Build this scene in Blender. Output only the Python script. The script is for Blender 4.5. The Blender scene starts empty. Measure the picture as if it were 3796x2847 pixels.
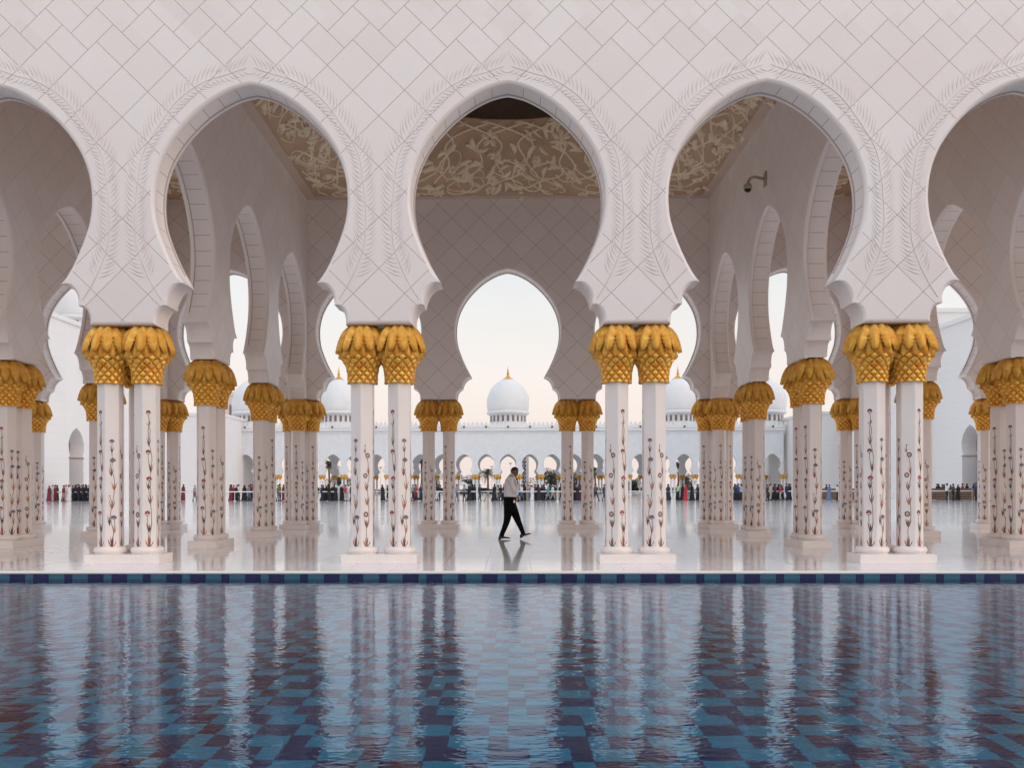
import bpy, math, random
from mathutils import Vector, Matrix
from mathutils.geometry import tessellate_polygon
PI = math.pi
R = math.radians
scene = bpy.context.scene
col = scene.collection

# ------------------------------------------------------------------ camera
cam_d = bpy.data.cameras.new('camera')
cam = bpy.data.objects.new('camera', cam_d); col.objects.link(cam)
cam_d.sensor_width = 36.0
cam_d.lens = 3377.66 / 3796 * 36.0
cam_d.shift_x = 54.35 / 3796
cam_d.shift_y = 388.3 / 3796
cam_d.clip_end = 5000
cam.location = (0.0, -15.1455, 1.25)
cam.rotation_mode = 'XYZ'
cam.matrix_world = (Matrix.Translation(cam.location) @ Matrix.Rotation(0.0118, 4, 'Z')
                    @ Matrix.Rotation(PI / 2, 4, 'X') @ Matrix.Rotation(-0.0012, 4, 'Z'))
scene.camera = cam

# ------------------------------------------------------------------ world
SUN_EL, SUN_AZ = R(24), R(118)        # azimuth clockwise from +y (behind the camera, to its right)
world = bpy.data.worlds.new('World'); scene.world = world
world.use_nodes = True
wt = world.node_tree
for n in list(wt.nodes): wt.nodes.remove(n)
wo = wt.nodes.new('ShaderNodeOutputWorld')
bg = wt.nodes.new('ShaderNodeBackground')
sky = wt.nodes.new('ShaderNodeTexSky'); sky.sky_type = 'NISHITA'; sky.sun_disc = False
sky.sun_elevation = SUN_EL; sky.sun_rotation = SUN_AZ; sky.dust_density = 4.0
bg_sky = wt.nodes.new('ShaderNodeBackground'); bg_sky.inputs['Strength'].default_value = 0.02
wt.links.new(sky.outputs[0], bg_sky.inputs['Color'])
tc = wt.nodes.new('ShaderNodeTexCoord'); sx = wt.nodes.new('ShaderNodeSeparateXYZ')
wt.links.new(tc.outputs['Generated'], sx.inputs[0])
ramp = wt.nodes.new('ShaderNodeValToRGB')
wt.links.new(sx.outputs['Z'], ramp.inputs[0])
cr = ramp.color_ramp
stops = [(0.0, (0.82, 0.70, 0.65)), (0.05, (0.86, 0.745, 0.68)), (0.11, (0.87, 0.785, 0.73)), (0.20, (0.80, 0.79, 0.765)),
         (0.36, (0.56, 0.65, 0.72)), (0.62, (0.72, 0.83, 0.93)), (1.0, (1.06, 1.17, 1.32))]
cr.elements[0].position = 0; cr.elements[1].position = 1
for i, (p, c) in enumerate(stops):
    e = cr.elements[0] if i == 0 else (cr.elements[-1] if i == len(stops) - 1 else cr.elements.new(p))
    e.position = p; e.color = (*c, 1)
wn = wt.nodes.new('ShaderNodeTexNoise'); wn.inputs['Scale'].default_value = 3.0; wn.inputs['Detail'].default_value = 4
wm = wt.nodes.new('ShaderNodeMapping'); wm.inputs['Scale'].default_value = (1, 1, 4)
wt.links.new(tc.outputs['Generated'], wm.inputs[0]); wt.links.new(wm.outputs[0], wn.inputs['Vector'])
wr = wt.nodes.new('ShaderNodeMapRange'); wr.inputs['To Min'].default_value = 0.94; wr.inputs['To Max'].default_value = 1.06
wt.links.new(wn.outputs[0], wr.inputs[0])
wx = wt.nodes.new('ShaderNodeVectorMath'); wx.operation = 'SCALE'
wt.links.new(ramp.outputs[0], wx.inputs[0]); wt.links.new(wr.outputs[0], wx.inputs['Scale'])
# brightening and warmth added to the southern sky behind the camera to light the interior
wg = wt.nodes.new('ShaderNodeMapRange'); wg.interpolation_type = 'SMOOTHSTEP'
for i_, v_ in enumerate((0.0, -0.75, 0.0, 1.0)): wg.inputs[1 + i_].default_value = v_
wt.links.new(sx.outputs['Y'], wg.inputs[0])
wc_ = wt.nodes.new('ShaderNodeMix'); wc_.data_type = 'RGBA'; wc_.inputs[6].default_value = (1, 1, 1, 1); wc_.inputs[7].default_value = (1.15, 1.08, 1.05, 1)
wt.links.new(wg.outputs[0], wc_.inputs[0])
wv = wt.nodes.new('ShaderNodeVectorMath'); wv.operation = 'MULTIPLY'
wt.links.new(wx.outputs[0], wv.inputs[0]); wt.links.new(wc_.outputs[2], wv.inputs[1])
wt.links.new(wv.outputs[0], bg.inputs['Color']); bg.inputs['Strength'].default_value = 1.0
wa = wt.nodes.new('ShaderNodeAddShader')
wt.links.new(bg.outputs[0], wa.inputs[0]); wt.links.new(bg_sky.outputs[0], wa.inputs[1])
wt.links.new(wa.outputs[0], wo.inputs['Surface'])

sun_d = bpy.data.lights.new('sun', 'SUN'); sun_d.energy = 0.38; sun_d.angle = R(24); sun_d.color = (1.0, 0.72, 0.58)
sun = bpy.data.objects.new('sun', sun_d); col.objects.link(sun)
sdir = Vector((math.sin(SUN_AZ) * math.cos(SUN_EL), math.cos(SUN_AZ) * math.cos(SUN_EL), math.sin(SUN_EL)))
sun.rotation_euler = sdir.to_track_quat('Z', 'Y').to_euler()
sun.location = sdir * 60

vs = scene.view_settings
scene.display_settings.display_device = 'sRGB'
vs.view_transform = 'Standard'; vs.look = 'None'; vs.exposure = 0.08; vs.gamma = 1.0; vs.use_curve_mapping = False
scene.render.engine = 'CYCLES'
cy = scene.cycles
cy.use_adaptive_sampling = True; cy.adaptive_threshold = 0.03; cy.adaptive_min_samples = 16
cy.use_denoising = True
cy.max_bounces = 10; cy.diffuse_bounces = 8; cy.glossy_bounces = 4; cy.transmission_bounces = 6; cy.transparent_max_bounces = 8
cy.sample_clamp_indirect = 4.0; cy.caustics_reflective = False; cy.caustics_refractive = True

# ------------------------------------------------------------------ helpers
S = 4.2935          # pier spacing
T = 0.52            # wall thickness
YC = 0.26           # centre line of the front row
rng = random.Random(7)

def tag(o, label=None, cat=None, group=None, kind=None):
    if label: o['label'] = label
    if cat: o['category'] = cat
    if group: o['group'] = group
    if kind: o['kind'] = kind
    return o

def empty(name, loc, rz=0.0):
    o = bpy.data.objects.new(name, None); col.objects.link(o)
    o.location = loc; o.rotation_euler = (0, 0, rz); o.empty_display_size = 0.1
    return o

def link(name, me, parent=None, loc=None):
    o = bpy.data.objects.new(name, me); col.objects.link(o)
    if parent: o.parent = parent
    if loc: o.location = loc
    return o

class MB:
    def __init__(s):
        s.v = []; s.f = []; s.m = []; s.uv = []; s.sm = []
    def vert(s, *p):
        s.v.append(tuple(p)); return len(s.v) - 1
    def face(s, idx, m=0, uv=None, smooth=False):
        s.f.append(tuple(idx)); s.m.append(m); s.sm.append(smooth)
        s.uv.append(uv or [(s.v[i][0], s.v[i][2]) for i in idx])
    def box(s, x0, y0, z0, x1, y1, z1, m=0):
        b = len(s.v)
        for z in (z0, z1):
            for x, y in ((x0, y0), (x1, y0), (x1, y1), (x0, y1)): s.v.append((x, y, z))
        for q in ((0, 3, 2, 1), (4, 5, 6, 7), (0, 1, 5, 4), (2, 3, 7, 6)):
            s.face([b + i for i in q], m)
        for q in ((1, 2, 6, 5), (3, 0, 4, 7)):
            s.face([b + i for i in q], m, [(s.v[b + i][1], s.v[b + i][2]) for i in q])
    def rings(s, rings, m=0, cap=True, smooth=True, uvs=None, closed=True):
        """rings: list of lists of points (same count)"""
        b = len(s.v); n = len(rings[0])
        for r in rings:
            for p in r: s.v.append(tuple(p))
        nn = n if closed else n - 1
        for j in range(len(rings) - 1):
            for i in range(nn):
                i2 = (i + 1) % n
                mm = m[j] if isinstance(m, list) else m
                s.face([b + j * n + i, b + j * n + i2, b + (j + 1) * n + i2, b + (j + 1) * n + i], mm,
                       None if uvs is None else [uvs(j, i), uvs(j, i + 1), uvs(j + 1, i + 1), uvs(j + 1, i)], smooth)
        if cap:
            m0 = m[0] if isinstance(m, list) else m
            m1 = m[-1] if isinstance(m, list) else m
            s.face([b + i for i in range(n)][::-1], m0, None, False)
            s.face([b + (len(rings) - 1) * n + i for i in range(n)], m1, None, False)
    def lathe(s, prof, n=24, m=0, cx=0, cy=0, smooth=True, cap=True, a0=0.0):
        s.rings([[(cx + r * math.cos(a0 + 2 * PI * i / n), cy + r * math.sin(a0 + 2 * PI * i / n), z) for i in range(n)] for r, z in prof], m, cap, smooth)
    def tube(s, pts, rad, n=8, m=0, cap=True):
        pts = [Vector(p) for p in pts]; rr = []
        up = Vector((0, 0, 1))
        for i, p in enumerate(pts):
            d = (pts[min(i + 1, len(pts) - 1)] - pts[max(i - 1, 0)]).normalized()
            a = d.cross(up)
            if a.length < 0.05: a = d.cross(Vector((0, 1, 0)))
            a.normalize(); b = a.cross(d).normalized()
            r = rad[i] if isinstance(rad, (list, tuple)) else rad
            rr.append([p + (a * math.cos(2 * PI * k / n) + b * math.sin(2 * PI * k / n)) * r for k in range(n)])
        s.rings(rr, m, cap)
    def mesh(s, name, mats):
        me = bpy.data.meshes.new(name)
        me.from_pydata(s.v, [], s.f)
        for m in mats: me.materials.append(m)
        me.polygons.foreach_set('material_index', s.m)
        me.polygons.foreach_set('use_smooth', s.sm)
        ul = me.uv_layers.new(name='UVMap')
        flat = []
        for u in s.uv:
            for a in u: flat.extend(a)
        ul.data.foreach_set('uv', flat)
        me.update()
        return me
    def build(s, name, mats, parent=None, loc=None):
        if not isinstance(mats, (list, tuple)): mats = [mats]
        return link(name, s.mesh(name, mats), parent, loc)

# ---- node helper
class NT:
    def __init__(s, name):
        s.mat = bpy.data.materials.new(name); s.mat.use_nodes = True
        s.t = s.mat.node_tree
        s.b = s.t.nodes['Principled BSDF']; s.out = s.t.nodes['Material Output']
    def n(s, kind, **kw):
        x = s.t.nodes.new(kind)
        for k, v in kw.items(): setattr(x, k, v)
        return x
    def inp(s, sock, v):
        if hasattr(v, 'is_linked') or isinstance(v, bpy.types.NodeSocket): s.t.links.new(v, sock)
        else: sock.default_value = v
    def m(s, op, a, b=None, c=None):
        x = s.n('ShaderNodeMath', operation=op)
        s.inp(x.inputs[0], a)
        if b is not None: s.inp(x.inputs[1], b)
        if c is not None: s.inp(x.inputs[2], c)
        return x.outputs[0]
    def mix(s, f, a, b):
        x = s.n('ShaderNodeMix', data_type='RGBA')
        s.inp(x.inputs[0], f)
        s.inp(x.inputs[6], (*a, 1) if isinstance(a, tuple) else a); s.inp(x.inputs[7], (*b, 1) if isinstance(b, tuple) else b)
        return x.outputs[2]
    def noise(s, scale, detail=3, vec=None, rough=0.5):
        x = s.n('ShaderNodeTexNoise'); x.inputs['Scale'].default_value = scale; x.inputs['Detail'].default_value = detail
        x.inputs['Roughness'].default_value = rough
        if vec is not None: s.t.links.new(vec, x.inputs['Vector'])
        return x.outputs[0]
    def bump(s, h, strength=0.3, dist=0.01):
        x = s.n('ShaderNodeBump'); x.inputs['Strength'].default_value = strength; x.inputs['Distance'].default_value = dist
        s.t.links.new(h, x.inputs['Height']); s.t.links.new(x.outputs[0], s.b.inputs['Normal'])
        return x
    def rng(s, v, a, b, c, d):
        x = s.n('ShaderNodeMapRange'); s.inp(x.inputs[0], v)
        for i, q in enumerate((a, b, c, d)): x.inputs[1 + i].default_value = q
        return x.outputs[0]
    def uv(s):
        x = s.n('ShaderNodeUVMap'); x.uv_map = 'UVMap'; y = s.n('ShaderNodeSeparateXYZ')
        s.t.links.new(x.outputs[0], y.inputs[0]); return y.outputs[0], y.outputs[1]
    def obj(s):
        x = s.n('ShaderNodeTexCoord'); return x.outputs['Object']
    def xyz(s, v):
        y = s.n('ShaderNodeSeparateXYZ'); s.t.links.new(v, y.inputs[0]); return y.outputs
    def pos(s):
        return s.n('ShaderNodeNewGeometry').outputs['Position']

def simple(name, colr, rough=0.6, metal=0.0, vary=0.12, scale=8, bump=0.0, spec=None):
    t = NT(name)
    nz = t.noise(scale, 4, t.obj())
    a = tuple(min(1, c * (1 + vary)) for c in colr); b = tuple(c * (1 - vary) for c in colr)
    t.t.links.new(t.mix(t.rng(nz, 0.3, 0.7, 0, 1), b, a), t.b.inputs['Base Color'])
    t.b.inputs['Roughness'].default_value = rough; t.b.inputs['Metallic'].default_value = metal
    if spec is not None: t.b.inputs['Specular IOR Level'].default_value = spec
    if bump: t.bump(t.noise(scale * 6, 4, t.obj()), bump, 0.01)
    return t.mat

_cols = {}
def flat(c, rough=0.8):
    k = (c, rough)
    if k not in _cols: _cols[k] = simple('cloth_%d' % len(_cols), c, rough, 0, 0.15, 6)
    return _cols[k]

MARB = (0.845, 0.77, 0.738)
def near_line(t, v, half):     # 1 where v is within half of an integer
    fr = t.m('SUBTRACT', v, t.m('ROUND', v))
    return t.m('LESS_THAN', t.m('ABSOLUTE', fr), half)

def marble_tiles(name, base=MARB, lw=0.0044, joint=(0.26, 0.18, 0.16), Px=S / 5, Pz=0.8475, split=True):
    t = NT(name)
    u0, v0 = t.uv()
    X = t.m('MULTIPLY_ADD', u0, 1 / Px, 0.5)
    Z = t.m('MULTIPLY', t.m('SUBTRACT', v0, 4.08), 1 / Pz)
    half = lw * 1.414 / Px
    U = t.m('ADD', X, Z); V = t.m('SUBTRACT', X, Z)
    grid = t.m('MAXIMUM', near_line(t, U, half), near_line(t, V, half))
    fac = grid
    if split:
        Zp = t.m('SUBTRACT', Z, 5.0)
        U1 = t.m('ADD', X, Zp); V1 = t.m('SUBTRACT', X, Zp)
        U3 = t.m('MULTIPLY', U1, 3.0); V3 = t.m('MULTIPLY', V1, 3.0)
        mu = t.m('ROUND', U3); mv = t.m('ROUND', V3)
        fu = t.m('MODULO', t.m('ADD', t.m('SUBTRACT', X, mu), 400.5), 2.0)
        fv = t.m('MODULO', t.m('ADD', t.m('SUBTRACT', X, mv), 400.0), 2.0)
        lu = t.m('MULTIPLY', near_line(t, U3, half * 3), t.m('LESS_THAN', fu, 0.8333))
        lv = t.m('MULTIPLY', near_line(t, V3, half * 3), t.m('LESS_THAN', fv, 0.8333))
        lu = t.m('MULTIPLY', lu, t.m('GREATER_THAN', t.m('ADD', Zp, fu), 0.45))
        lv = t.m('MULTIPLY', lv, t.m('GREATER_THAN', t.m('SUBTRACT', Zp, fv), -0.05))
        up = t.m('MAXIMUM', lu, lv)
        isup = t.m('GREATER_THAN', Zp, 0.0)
        fac = t.m('ADD', t.m('MULTIPLY', up, isup), t.m('MULTIPLY', grid, t.m('SUBTRACT', 1.0, isup)))
    # tone of each slab
    cell = t.n('ShaderNodeCombineXYZ')
    t.t.links.new(t.m('FLOOR', U), cell.inputs[0]); t.t.links.new(t.m('FLOOR', V), cell.inputs[1])
    wn_ = t.n('ShaderNodeTexWhiteNoise', noise_dimensions='2D'); t.t.links.new(cell.outputs[0], wn_.inputs['Vector'])
    ob = t.pos()
    cl = t.noise(0.9, 5, ob, 0.6)
    k = t.m('ADD', t.m('MULTIPLY', wn_.outputs['Value'], 0.45), t.m('MULTIPLY', cl, 0.55))
    c1 = (base[0] * .93, base[1] * .905, base[2] * .90); c2 = (min(1, base[0] * 1.03), min(1, base[1] * 1.06), min(1, base[2] * 1.075))
    colr = t.mix(k, c1, c2)
    vein = t.rng(t.noise(2.3, 8, ob, 0.7), 0.48, 0.52, 0, 1)
    vein = t.m('MULTIPLY', t.m('MULTIPLY', vein, t.m('SUBTRACT', 1.0, vein)), 0.25)
    colr = t.mix(vein, colr, (base[0] * .8, base[1] * .74, base[2] * .72))
    t.t.links.new(t.mix(t.m('MULTIPLY', fac, 0.8), colr, joint), t.b.inputs['Base Color'])
    t.b.inputs['Roughness'].default_value = 0.42
    t.bump(t.m('ADD', t.m('MULTIPLY', fac, -1.0), t.m('MULTIPLY', t.noise(30, 3, ob), 0.15)), 0.5, 0.006)
    return t.mat

def marble_soffit(name, base=MARB):
    t = NT(name)
    u0, v0 = t.uv()
    q = t.m('MULTIPLY', u0, 1 / 0.32)
    f = near_line(t, q, 0.0055 / 0.32)
    inb = t.m('MULTIPLY', t.m('GREATER_THAN', v0, 0.085), t.m('LESS_THAN', v0, T - 0.10))
    lip = t.m('LESS_THAN', t.m('ABSOLUTE', t.m('SUBTRACT', v0, T - 0.10)), 0.008)
    f = t.m('MAXIMUM', t.m('MULTIPLY', f, inb), t.m('MULTIPLY', lip, 0.8))
    f = t.m('MULTIPLY', f, t.m('GREATER_THAN', u0, 1.75))
    k = t.noise(1.5, 5, t.pos(), 0.6)
    c = t.mix(k, tuple(c * 0.95 for c in base), tuple(min(1, c * 1.04) for c in base))
    t.t.links.new(t.mix(t.m('MULTIPLY', f, 0.8), c, (0.30, 0.22, 0.20)), t.b.inputs['Base Color'])
    t.b.inputs['Roughness'].default_value = 0.4
    return t.mat

M_FRONT = marble_tiles('white_marble_slabs')
M_SOFF = marble_soffit('marble_soffit')
M_INNER = marble_tiles('inner_marble_slabs', joint=(0.26, 0.19, 0.17), split=False)  # same base colour as the front slabs, diagonal grid all the way up
M_CROSS = marble_tiles('cross_wall_marble', lw=0.003, joint=(0.45, 0.39, 0.37), split=False)
M_PLAIN = simple('white_marble', MARB, 0.35, 0, 0.03, 2.5)
M_SHAFT = simple('shaft_marble', (0.84, 0.765, 0.735), 0.25, 0, 0.03, 1.5)
M_RELIEF = simple('relief_marble', (0.71, 0.635, 0.62), 0.5, 0, 0.05, 3)

# gold
def gold_mat():
    t = NT('gilded_bronze')
    nz = t.noise(9, 5, t.obj(), 0.65)
    c = t.mix(t.rng(nz, 0.35, 0.68, 0, 1), (0.86, 0.35, 0.035), (1.0, 0.64, 0.14))
    t.t.links.new(c, t.b.inputs['Base Color'])
    t.b.inputs['Metallic'].default_value = 0.45
    t.t.links.new(t.rng(nz, 0.3, 0.7, 0.5, 0.32), t.b.inputs['Roughness'])
    u0, v0 = t.uv()
    # chevron veins on the leaves (u across, v along), grain on scales (uv far away)
    ch = t.m('SINE', t.m('ADD', t.m('MULTIPLY', v0, 105.0), t.m('MULTIPLY', t.m('ABSOLUTE', u0), -55.0)))
    rib = t.rng(t.m('ABSOLUTE', u0), 0.0, 0.07, 1.6, 0.0)
    isl = t.m('LESS_THAN', t.m('ABSOLUTE', u0), 2.0)
    h = t.m('ADD', t.m('MULTIPLY', t.m('ADD', t.m('MULTIPLY', ch, 0.5), rib), isl), t.m('MULTIPLY', t.noise(60, 3, t.obj()), 0.8))
    t.bump(h, 0.75, 0.006)
    return t.mat
M_GOLD = gold_mat()
M_GOLDFAR = simple('gilded_bronze_small', (0.66, 0.36, 0.07), 0.45, 0.45, 0.25, 3)

# ------------------------------------------------------------------ arch outline
def catmull(pts, n=4):
    out = []
    for i in range(len(pts) - 1):
        p0 = pts[max(i - 1, 0)]; p1 = pts[i]; p2 = pts[i + 1]; p3 = pts[min(i + 2, len(pts) - 1)]
        for k in range(n):
            u = k / n
            out.append(tuple(0.5 * ((2 * p1[j]) + (-p0[j] + p2[j]) * u + (2 * p0[j] - 5 * p1[j] + 4 * p2[j] - p3[j]) * u * u +
                                    (-p0[j] + 3 * p1[j] - 3 * p2[j] + p3[j]) * u ** 3) for j in range(len(p1))))
    out.append(tuple(pts[-1]))
    return out

ZB = 3.989
def outline(lod=4):
    o = [(0.0, ZB), (0.56, ZB)]
    k = max(3, lod + 2)
    o += [(0.745 - 0.185 * math.cos(PI / 2 * i / k), 4.06 + 0.26 * math.sin(PI / 2 * i / k)) for i in range(k + 1)]
    o += [(0.75, 4.36)]
    o += [(1.033 - 0.283 * math.cos(PI / 2 * i / k), 4.36 + 0.327 * math.sin(PI / 2 * i / k)) for i in range(1, k)]
    arch = [(1.033, 4.687), (0.864, 4.967), (0.703, 5.321), (0.585, 5.66), (0.540, 5.93), (0.533, 6.15), (0.556, 6.40), (0.627, 6.68), (0.762, 6.97),
            (0.972, 7.267), (1.241, 7.545), (1.51, 7.75), (1.784, 7.90), (1.99, 7.97), (S / 2, 8.0)]
    o += catmull(arch, lod) if lod > 1 else arch
    return o

def offset(o, d, tipclamp=2.0):
    n = len(o); out = []
    acc = [0.0]
    for i in range(1, n): acc.append(acc[-1] + math.dist(o[i], o[i - 1]))
    sharp = [acc[i] for i in range(2, n - 1) if (Vector(o[i]) - Vector(o[i - 1])).angle(Vector(o[i + 1]) - Vector(o[i])) > 0.9]
    d0 = d
    for i in range(n):
        near_ = min([abs(acc[i] - q) for q in sharp] + [9])
        d = d0 * min(1.0, near_ / 0.16)          # the rounding of the edge dies out at the pointed tips
        p = Vector(o[i])
        a = (Vector(o[i]) - Vector(o[i - 1])) if i > 0 else None
        b = (Vector(o[i + 1]) - Vector(o[i])) if i < n - 1 else None
        if a is None: a = b
        if b is None: b = Vector((1, 0)) if True else a
        a.normalize(); b.normalize()
        na = Vector((-a.y, a.x)); nb = Vector((-b.y, b.x))
        m = na + nb
        if m.length < 1e-4: m = na
        m.normalize()
        L = 1 / max(0.3, m.dot(na))
        q = p + m * d * min(L, tipclamp)
        if i == 0: q = Vector((0, p.y + d))
        if i == n - 1: q = Vector((S / 2, p.y + d))
        out.append((q.x, q.y))
    for _ in range(4):          # unfold the short segments next to the sharp tips
        for i in range(1, n):
            a = Vector(o[i]) - Vector(o[i - 1]); b = Vector(out[i]) - Vector(out[i - 1])
            if a.dot(b) <= 0:
                c = (Vector(out[i]) + Vector(out[i - 1])) / 2; a = a.normalized() * 0.0015
                if 1 < i < n - 1: out[i - 1] = tuple(c - a); out[i] = tuple(c + a)
    return out

def arch_wall(k0, k1, ztop, lod=4, thick=T, dz=0.0, uoff=0.0):
    """wall with horseshoe arches between pier axes k0*S .. k1*S (k half integers for rows), along local x, front face at y=0"""
    mb = MB()
    o = outline(lod)
    prof = [(0.0, 0.06), (0.010, 0.032), (0.032, 0.010), (0.07, 0.0), (thick - 0.10, 0.0), (thick - 0.095, -0.022), (thick - 0.02, -0.022), (thick, 0.0)] if lod > 1 else [(0, 0), (thick, 0)]
    lines = [offset(o, d) for y, d in prof]
    arc = [0.0]
    for i in range(1, len(o)): arc.append(arc[-1] + math.dist(o[i], o[i - 1]))
    n = len(o)
    def turn(i):
        if i <= 0 or i >= n - 1: return 0.0 if i else 9.0
        a = Vector(o[i]) - Vector(o[i - 1]); b_ = Vector(o[i + 1]) - Vector(o[i]); return a.angle(b_)
    soft = [turn(i) < 0.6 and turn(i + 1) < 0.6 for i in range(n)]
    nb = int(round(k1 - k0))
    tris = {}
    for which in (0, -1):
        poly = [Vector((x, z, 0)) for x, z in lines[which]] + [Vector((S / 2, ztop, 0)), Vector((0, ztop, 0))]
        tris[which] = (poly, tessellate_polygon([poly]))
    for b in range(nb):
        for side in (0, 1):
            x0 = (k0 + b) * S if side == 0 else (k0 + b + 1) * S
            sg = 1 if side == 0 else -1
            base = len(mb.v)
            for (y, d), ln in zip(prof, lines):
                for x, z in ln: mb.v.append((x0 + sg * x, y, z + (dz if z < 4.0 else 0)))
            for j in range(len(prof) - 1):
                for i in range(n - 1):
                    q = [base + j * n + i, base + (j + 1) * n + i, base + (j + 1) * n + i + 1, base + j * n + i + 1]
                    uv = [(arc[i], prof[j][0]), (arc[i], prof[j + 1][0]), (arc[i + 1], prof[j + 1][0]), (arc[i + 1], prof[j][0])]
                    if sg < 0: q = q[::-1]; uv = uv[::-1]
                    mb.face(q, 1, uv, soft[i])
            for which, y in ((0, 0.0), (-1, thick)):
                poly, tr = tris[which]
                fb = len(mb.v)
                for p in poly: mb.v.append((x0 + sg * p.x, y, p.y + (dz if p.y < 4.0 else 0)))
                for t3 in tr:
                    a, b_, c = [poly[i] for i in t3]
                    ccw = (b_ - a).cross(c - a).z > 0     # seen from -y with x right, z up
                    want = (which == 0)
                    idx = list(t3)
                    if (ccw != want) != (sg < 0): idx = idx[::-1]
                    mb.face([fb + i for i in idx], 0, [(x0 + sg * poly[i].x + uoff, poly[i].y) for i in idx])
    # ends and top
    for x in (k0 * S, k1 * S):
        b = len(mb.v)
        mb.v += [(x, 0, ZB + 0.1), (x, thick, ZB + 0.1), (x, thick, ztop), (x, 0, ztop)]
        mb.face([b, b + 1, b + 2, b + 3], 0)
    b = len(mb.v)
    mb.v += [(k0 * S, 0, ztop), (k1 * S, 0, ztop), (k1 * S, thick, ztop), (k0 * S, thick, ztop)]
    mb.face([b, b + 1, b + 2, b + 3], 0)
    return mb

MW = [M_FRONT, M_SOFF]
front_wall = arch_wall(-5.5, 5.5, 11.6, 4).build('arcade_wall', MW)
tag(front_wall, 'white marble front arcade wall with tall horseshoe arches and carved palm fronds', 'wall')
back_wall = arch_wall(-5.5, 5.5, 10.6, 4).build('arcade_wall', [M_INNER, M_SOFF], loc=(0, 3 * S, 0))
tag(back_wall, 'shaded marble arcade wall behind the vaulted bay, opening onto the courtyard', 'wall')

me_tr = arch_wall(0, 3, 10.5, 4, dz=0.003, uoff=S / 2).mesh('cross_wall', [M_CROSS, M_SOFF])
cross = [(-1.5, 'left cross wall of arches running back from the first pier at left'),
         (1.5, 'right cross wall of arches running back from the rightmost front pier, with a camera on it'),
         (-2.5, 'outer cross wall of arches at the far left edge of the arcade'),
         (2.5, 'outer cross wall of arches at the far right edge of the arcade'),
         (-5.5, 'hidden end cross wall closing the arcade on the left'), (5.5, 'hidden end cross wall closing the arcade on the right')]
for k, lab in cross:
    o = link('arcade_wall', me_tr)
    o.rotation_euler = (0, 0, PI / 2); o.location = (k * S + T / 2, YC, 0)
    tag(o, lab, 'wall')

# ---- palm fronds carved beside each arch
def frond_mesh():
    mb = MB()
    pts = catmull([(.67, 4.41), (.53, 4.63), (.38, 4.93), (.25, 5.3), (.215, 5.7), (.235, 6.13), (.265, 6.4), (.351, 6.86), (.65, 7.37), (.974, 7.78), (1.378, 8.05), (1.785, 8.18), (2.08, 8.28)], 8)
    L = [0.0]
    for i in range(1, len(pts)): L.append(L[-1] + math.dist(pts[i], pts[i - 1]))
    def at(l):
        for i in range(1, len(L)):
            if L[i] >= l:
                f = (l - L[i - 1]) / (L[i] - L[i - 1])
                p = (pts[i - 1][0] * (1 - f) + pts[i][0] * f, pts[i - 1][1] * (1 - f) + pts[i][1] * f)
                d = (pts[i][0] - pts[i - 1][0], pts[i][1] - pts[i - 1][1]); h = math.hypot(*d)
                return p, (d[0] / h, d[1] / h)
        return pts[-1], (1, 0)
    def ribbon(a, b, w, h, bend=0.0):
        # sliver from a to b with a raised ridge and pointed ends
        dx, dz = b[0] - a[0], b[1] - a[1]; l = math.hypot(dx, dz); nx, nz = -dz / l, dx / l
        m1 = (a[0] + dx * .4 + nx * bend, a[1] + dz * .4 + nz * bend)
        i0 = mb.vert(a[0], 0.001, a[1]); i1 = mb.vert(m1[0] + nx * w, 0.001, m1[1] + nz * w)
        i2 = mb.vert(b[0], 0.001, b[1]); i3 = mb.vert(m1[0] - nx * w, 0.001, m1[1] - nz * w)
        i4 = mb.vert(m1[0], -h, m1[1])
        for q in ((i0, i3, i4), (i3, i2, i4), (i2, i1, i4), (i1, i0, i4)): mb.face(q)
    # midrib
    N = 60
    for i in range(N):
        p, d = at(L[-1] * i / N); q, d2 = at(L[-1] * (i + 1) / N)
        w = 0.013 * (1 - 0.75 * i / N); w2 = 0.013 * (1 - 0.75 * (i + 1) / N)
        a = [mb.vert(p[0] - d[1] * w, 0.001, p[1] + d[0] * w), mb.vert(p[0], -0.010, p[1]), mb.vert(p[0] + d[1] * w, 0.001, p[1] - d[0] * w)]
        b = [mb.vert(q[0] - d2[1] * w2, 0.001, q[1] + d2[0] * w2), mb.vert(q[0], -0.010, q[1]), mb.vert(q[0] + d2[1] * w2, 0.001, q[1] - d2[0] * w2)]
        mb.face((a[0], a[1], b[1], b[0])); mb.face((a[1], a[2], b[2], b[1]))
    rr = random.Random(3)
    l = 0.42
    while l < L[-1] - 0.03:
        p, d = at(l)
        f = l / L[-1]
        for sd in (1, -1):
            ang = math.atan2(d[1], d[0]) + sd * (0.70 + 0.08 * rr.random())
            ln = (0.46 if sd > 0 else 0.38) * (1 - 0.30 * f) * (0.9 + 0.2 * rr.random())
            if sd < 0 and f > 0.3: ln *= 0.85
            # stay clear of the pier axis
            e = (p[0] + math.cos(ang) * ln, p[1] + math.sin(ang) * ln)
            if e[0] < 0.012:
                t_ = (p[0] - 0.012) / (p[0] - e[0]); e = (p[0] + (e[0] - p[0]) * t_, p[1] + (e[1] - p[1]) * t_)
            ribbon((p[0], p[1]), e, 0.0185, 0.009, 0.022 * sd)
        l += 0.080
    return mb
fr = frond_mesh()
me_r = fr.mesh('palm_frond', [M_RELIEF])
fl = MB(); fl.v = [(-x, y, z) for x, y, z in fr.v]
for f in fr.f: fl.face(f[::-1])
me_l = fl.mesh('palm_frond', [M_RELIEF])
for k in range(-4, 4):
    for me in (me_l, me_r):
        o = link('palm_frond', me, front_wall, ((k + 0.5) * S, 0, 0))

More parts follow.
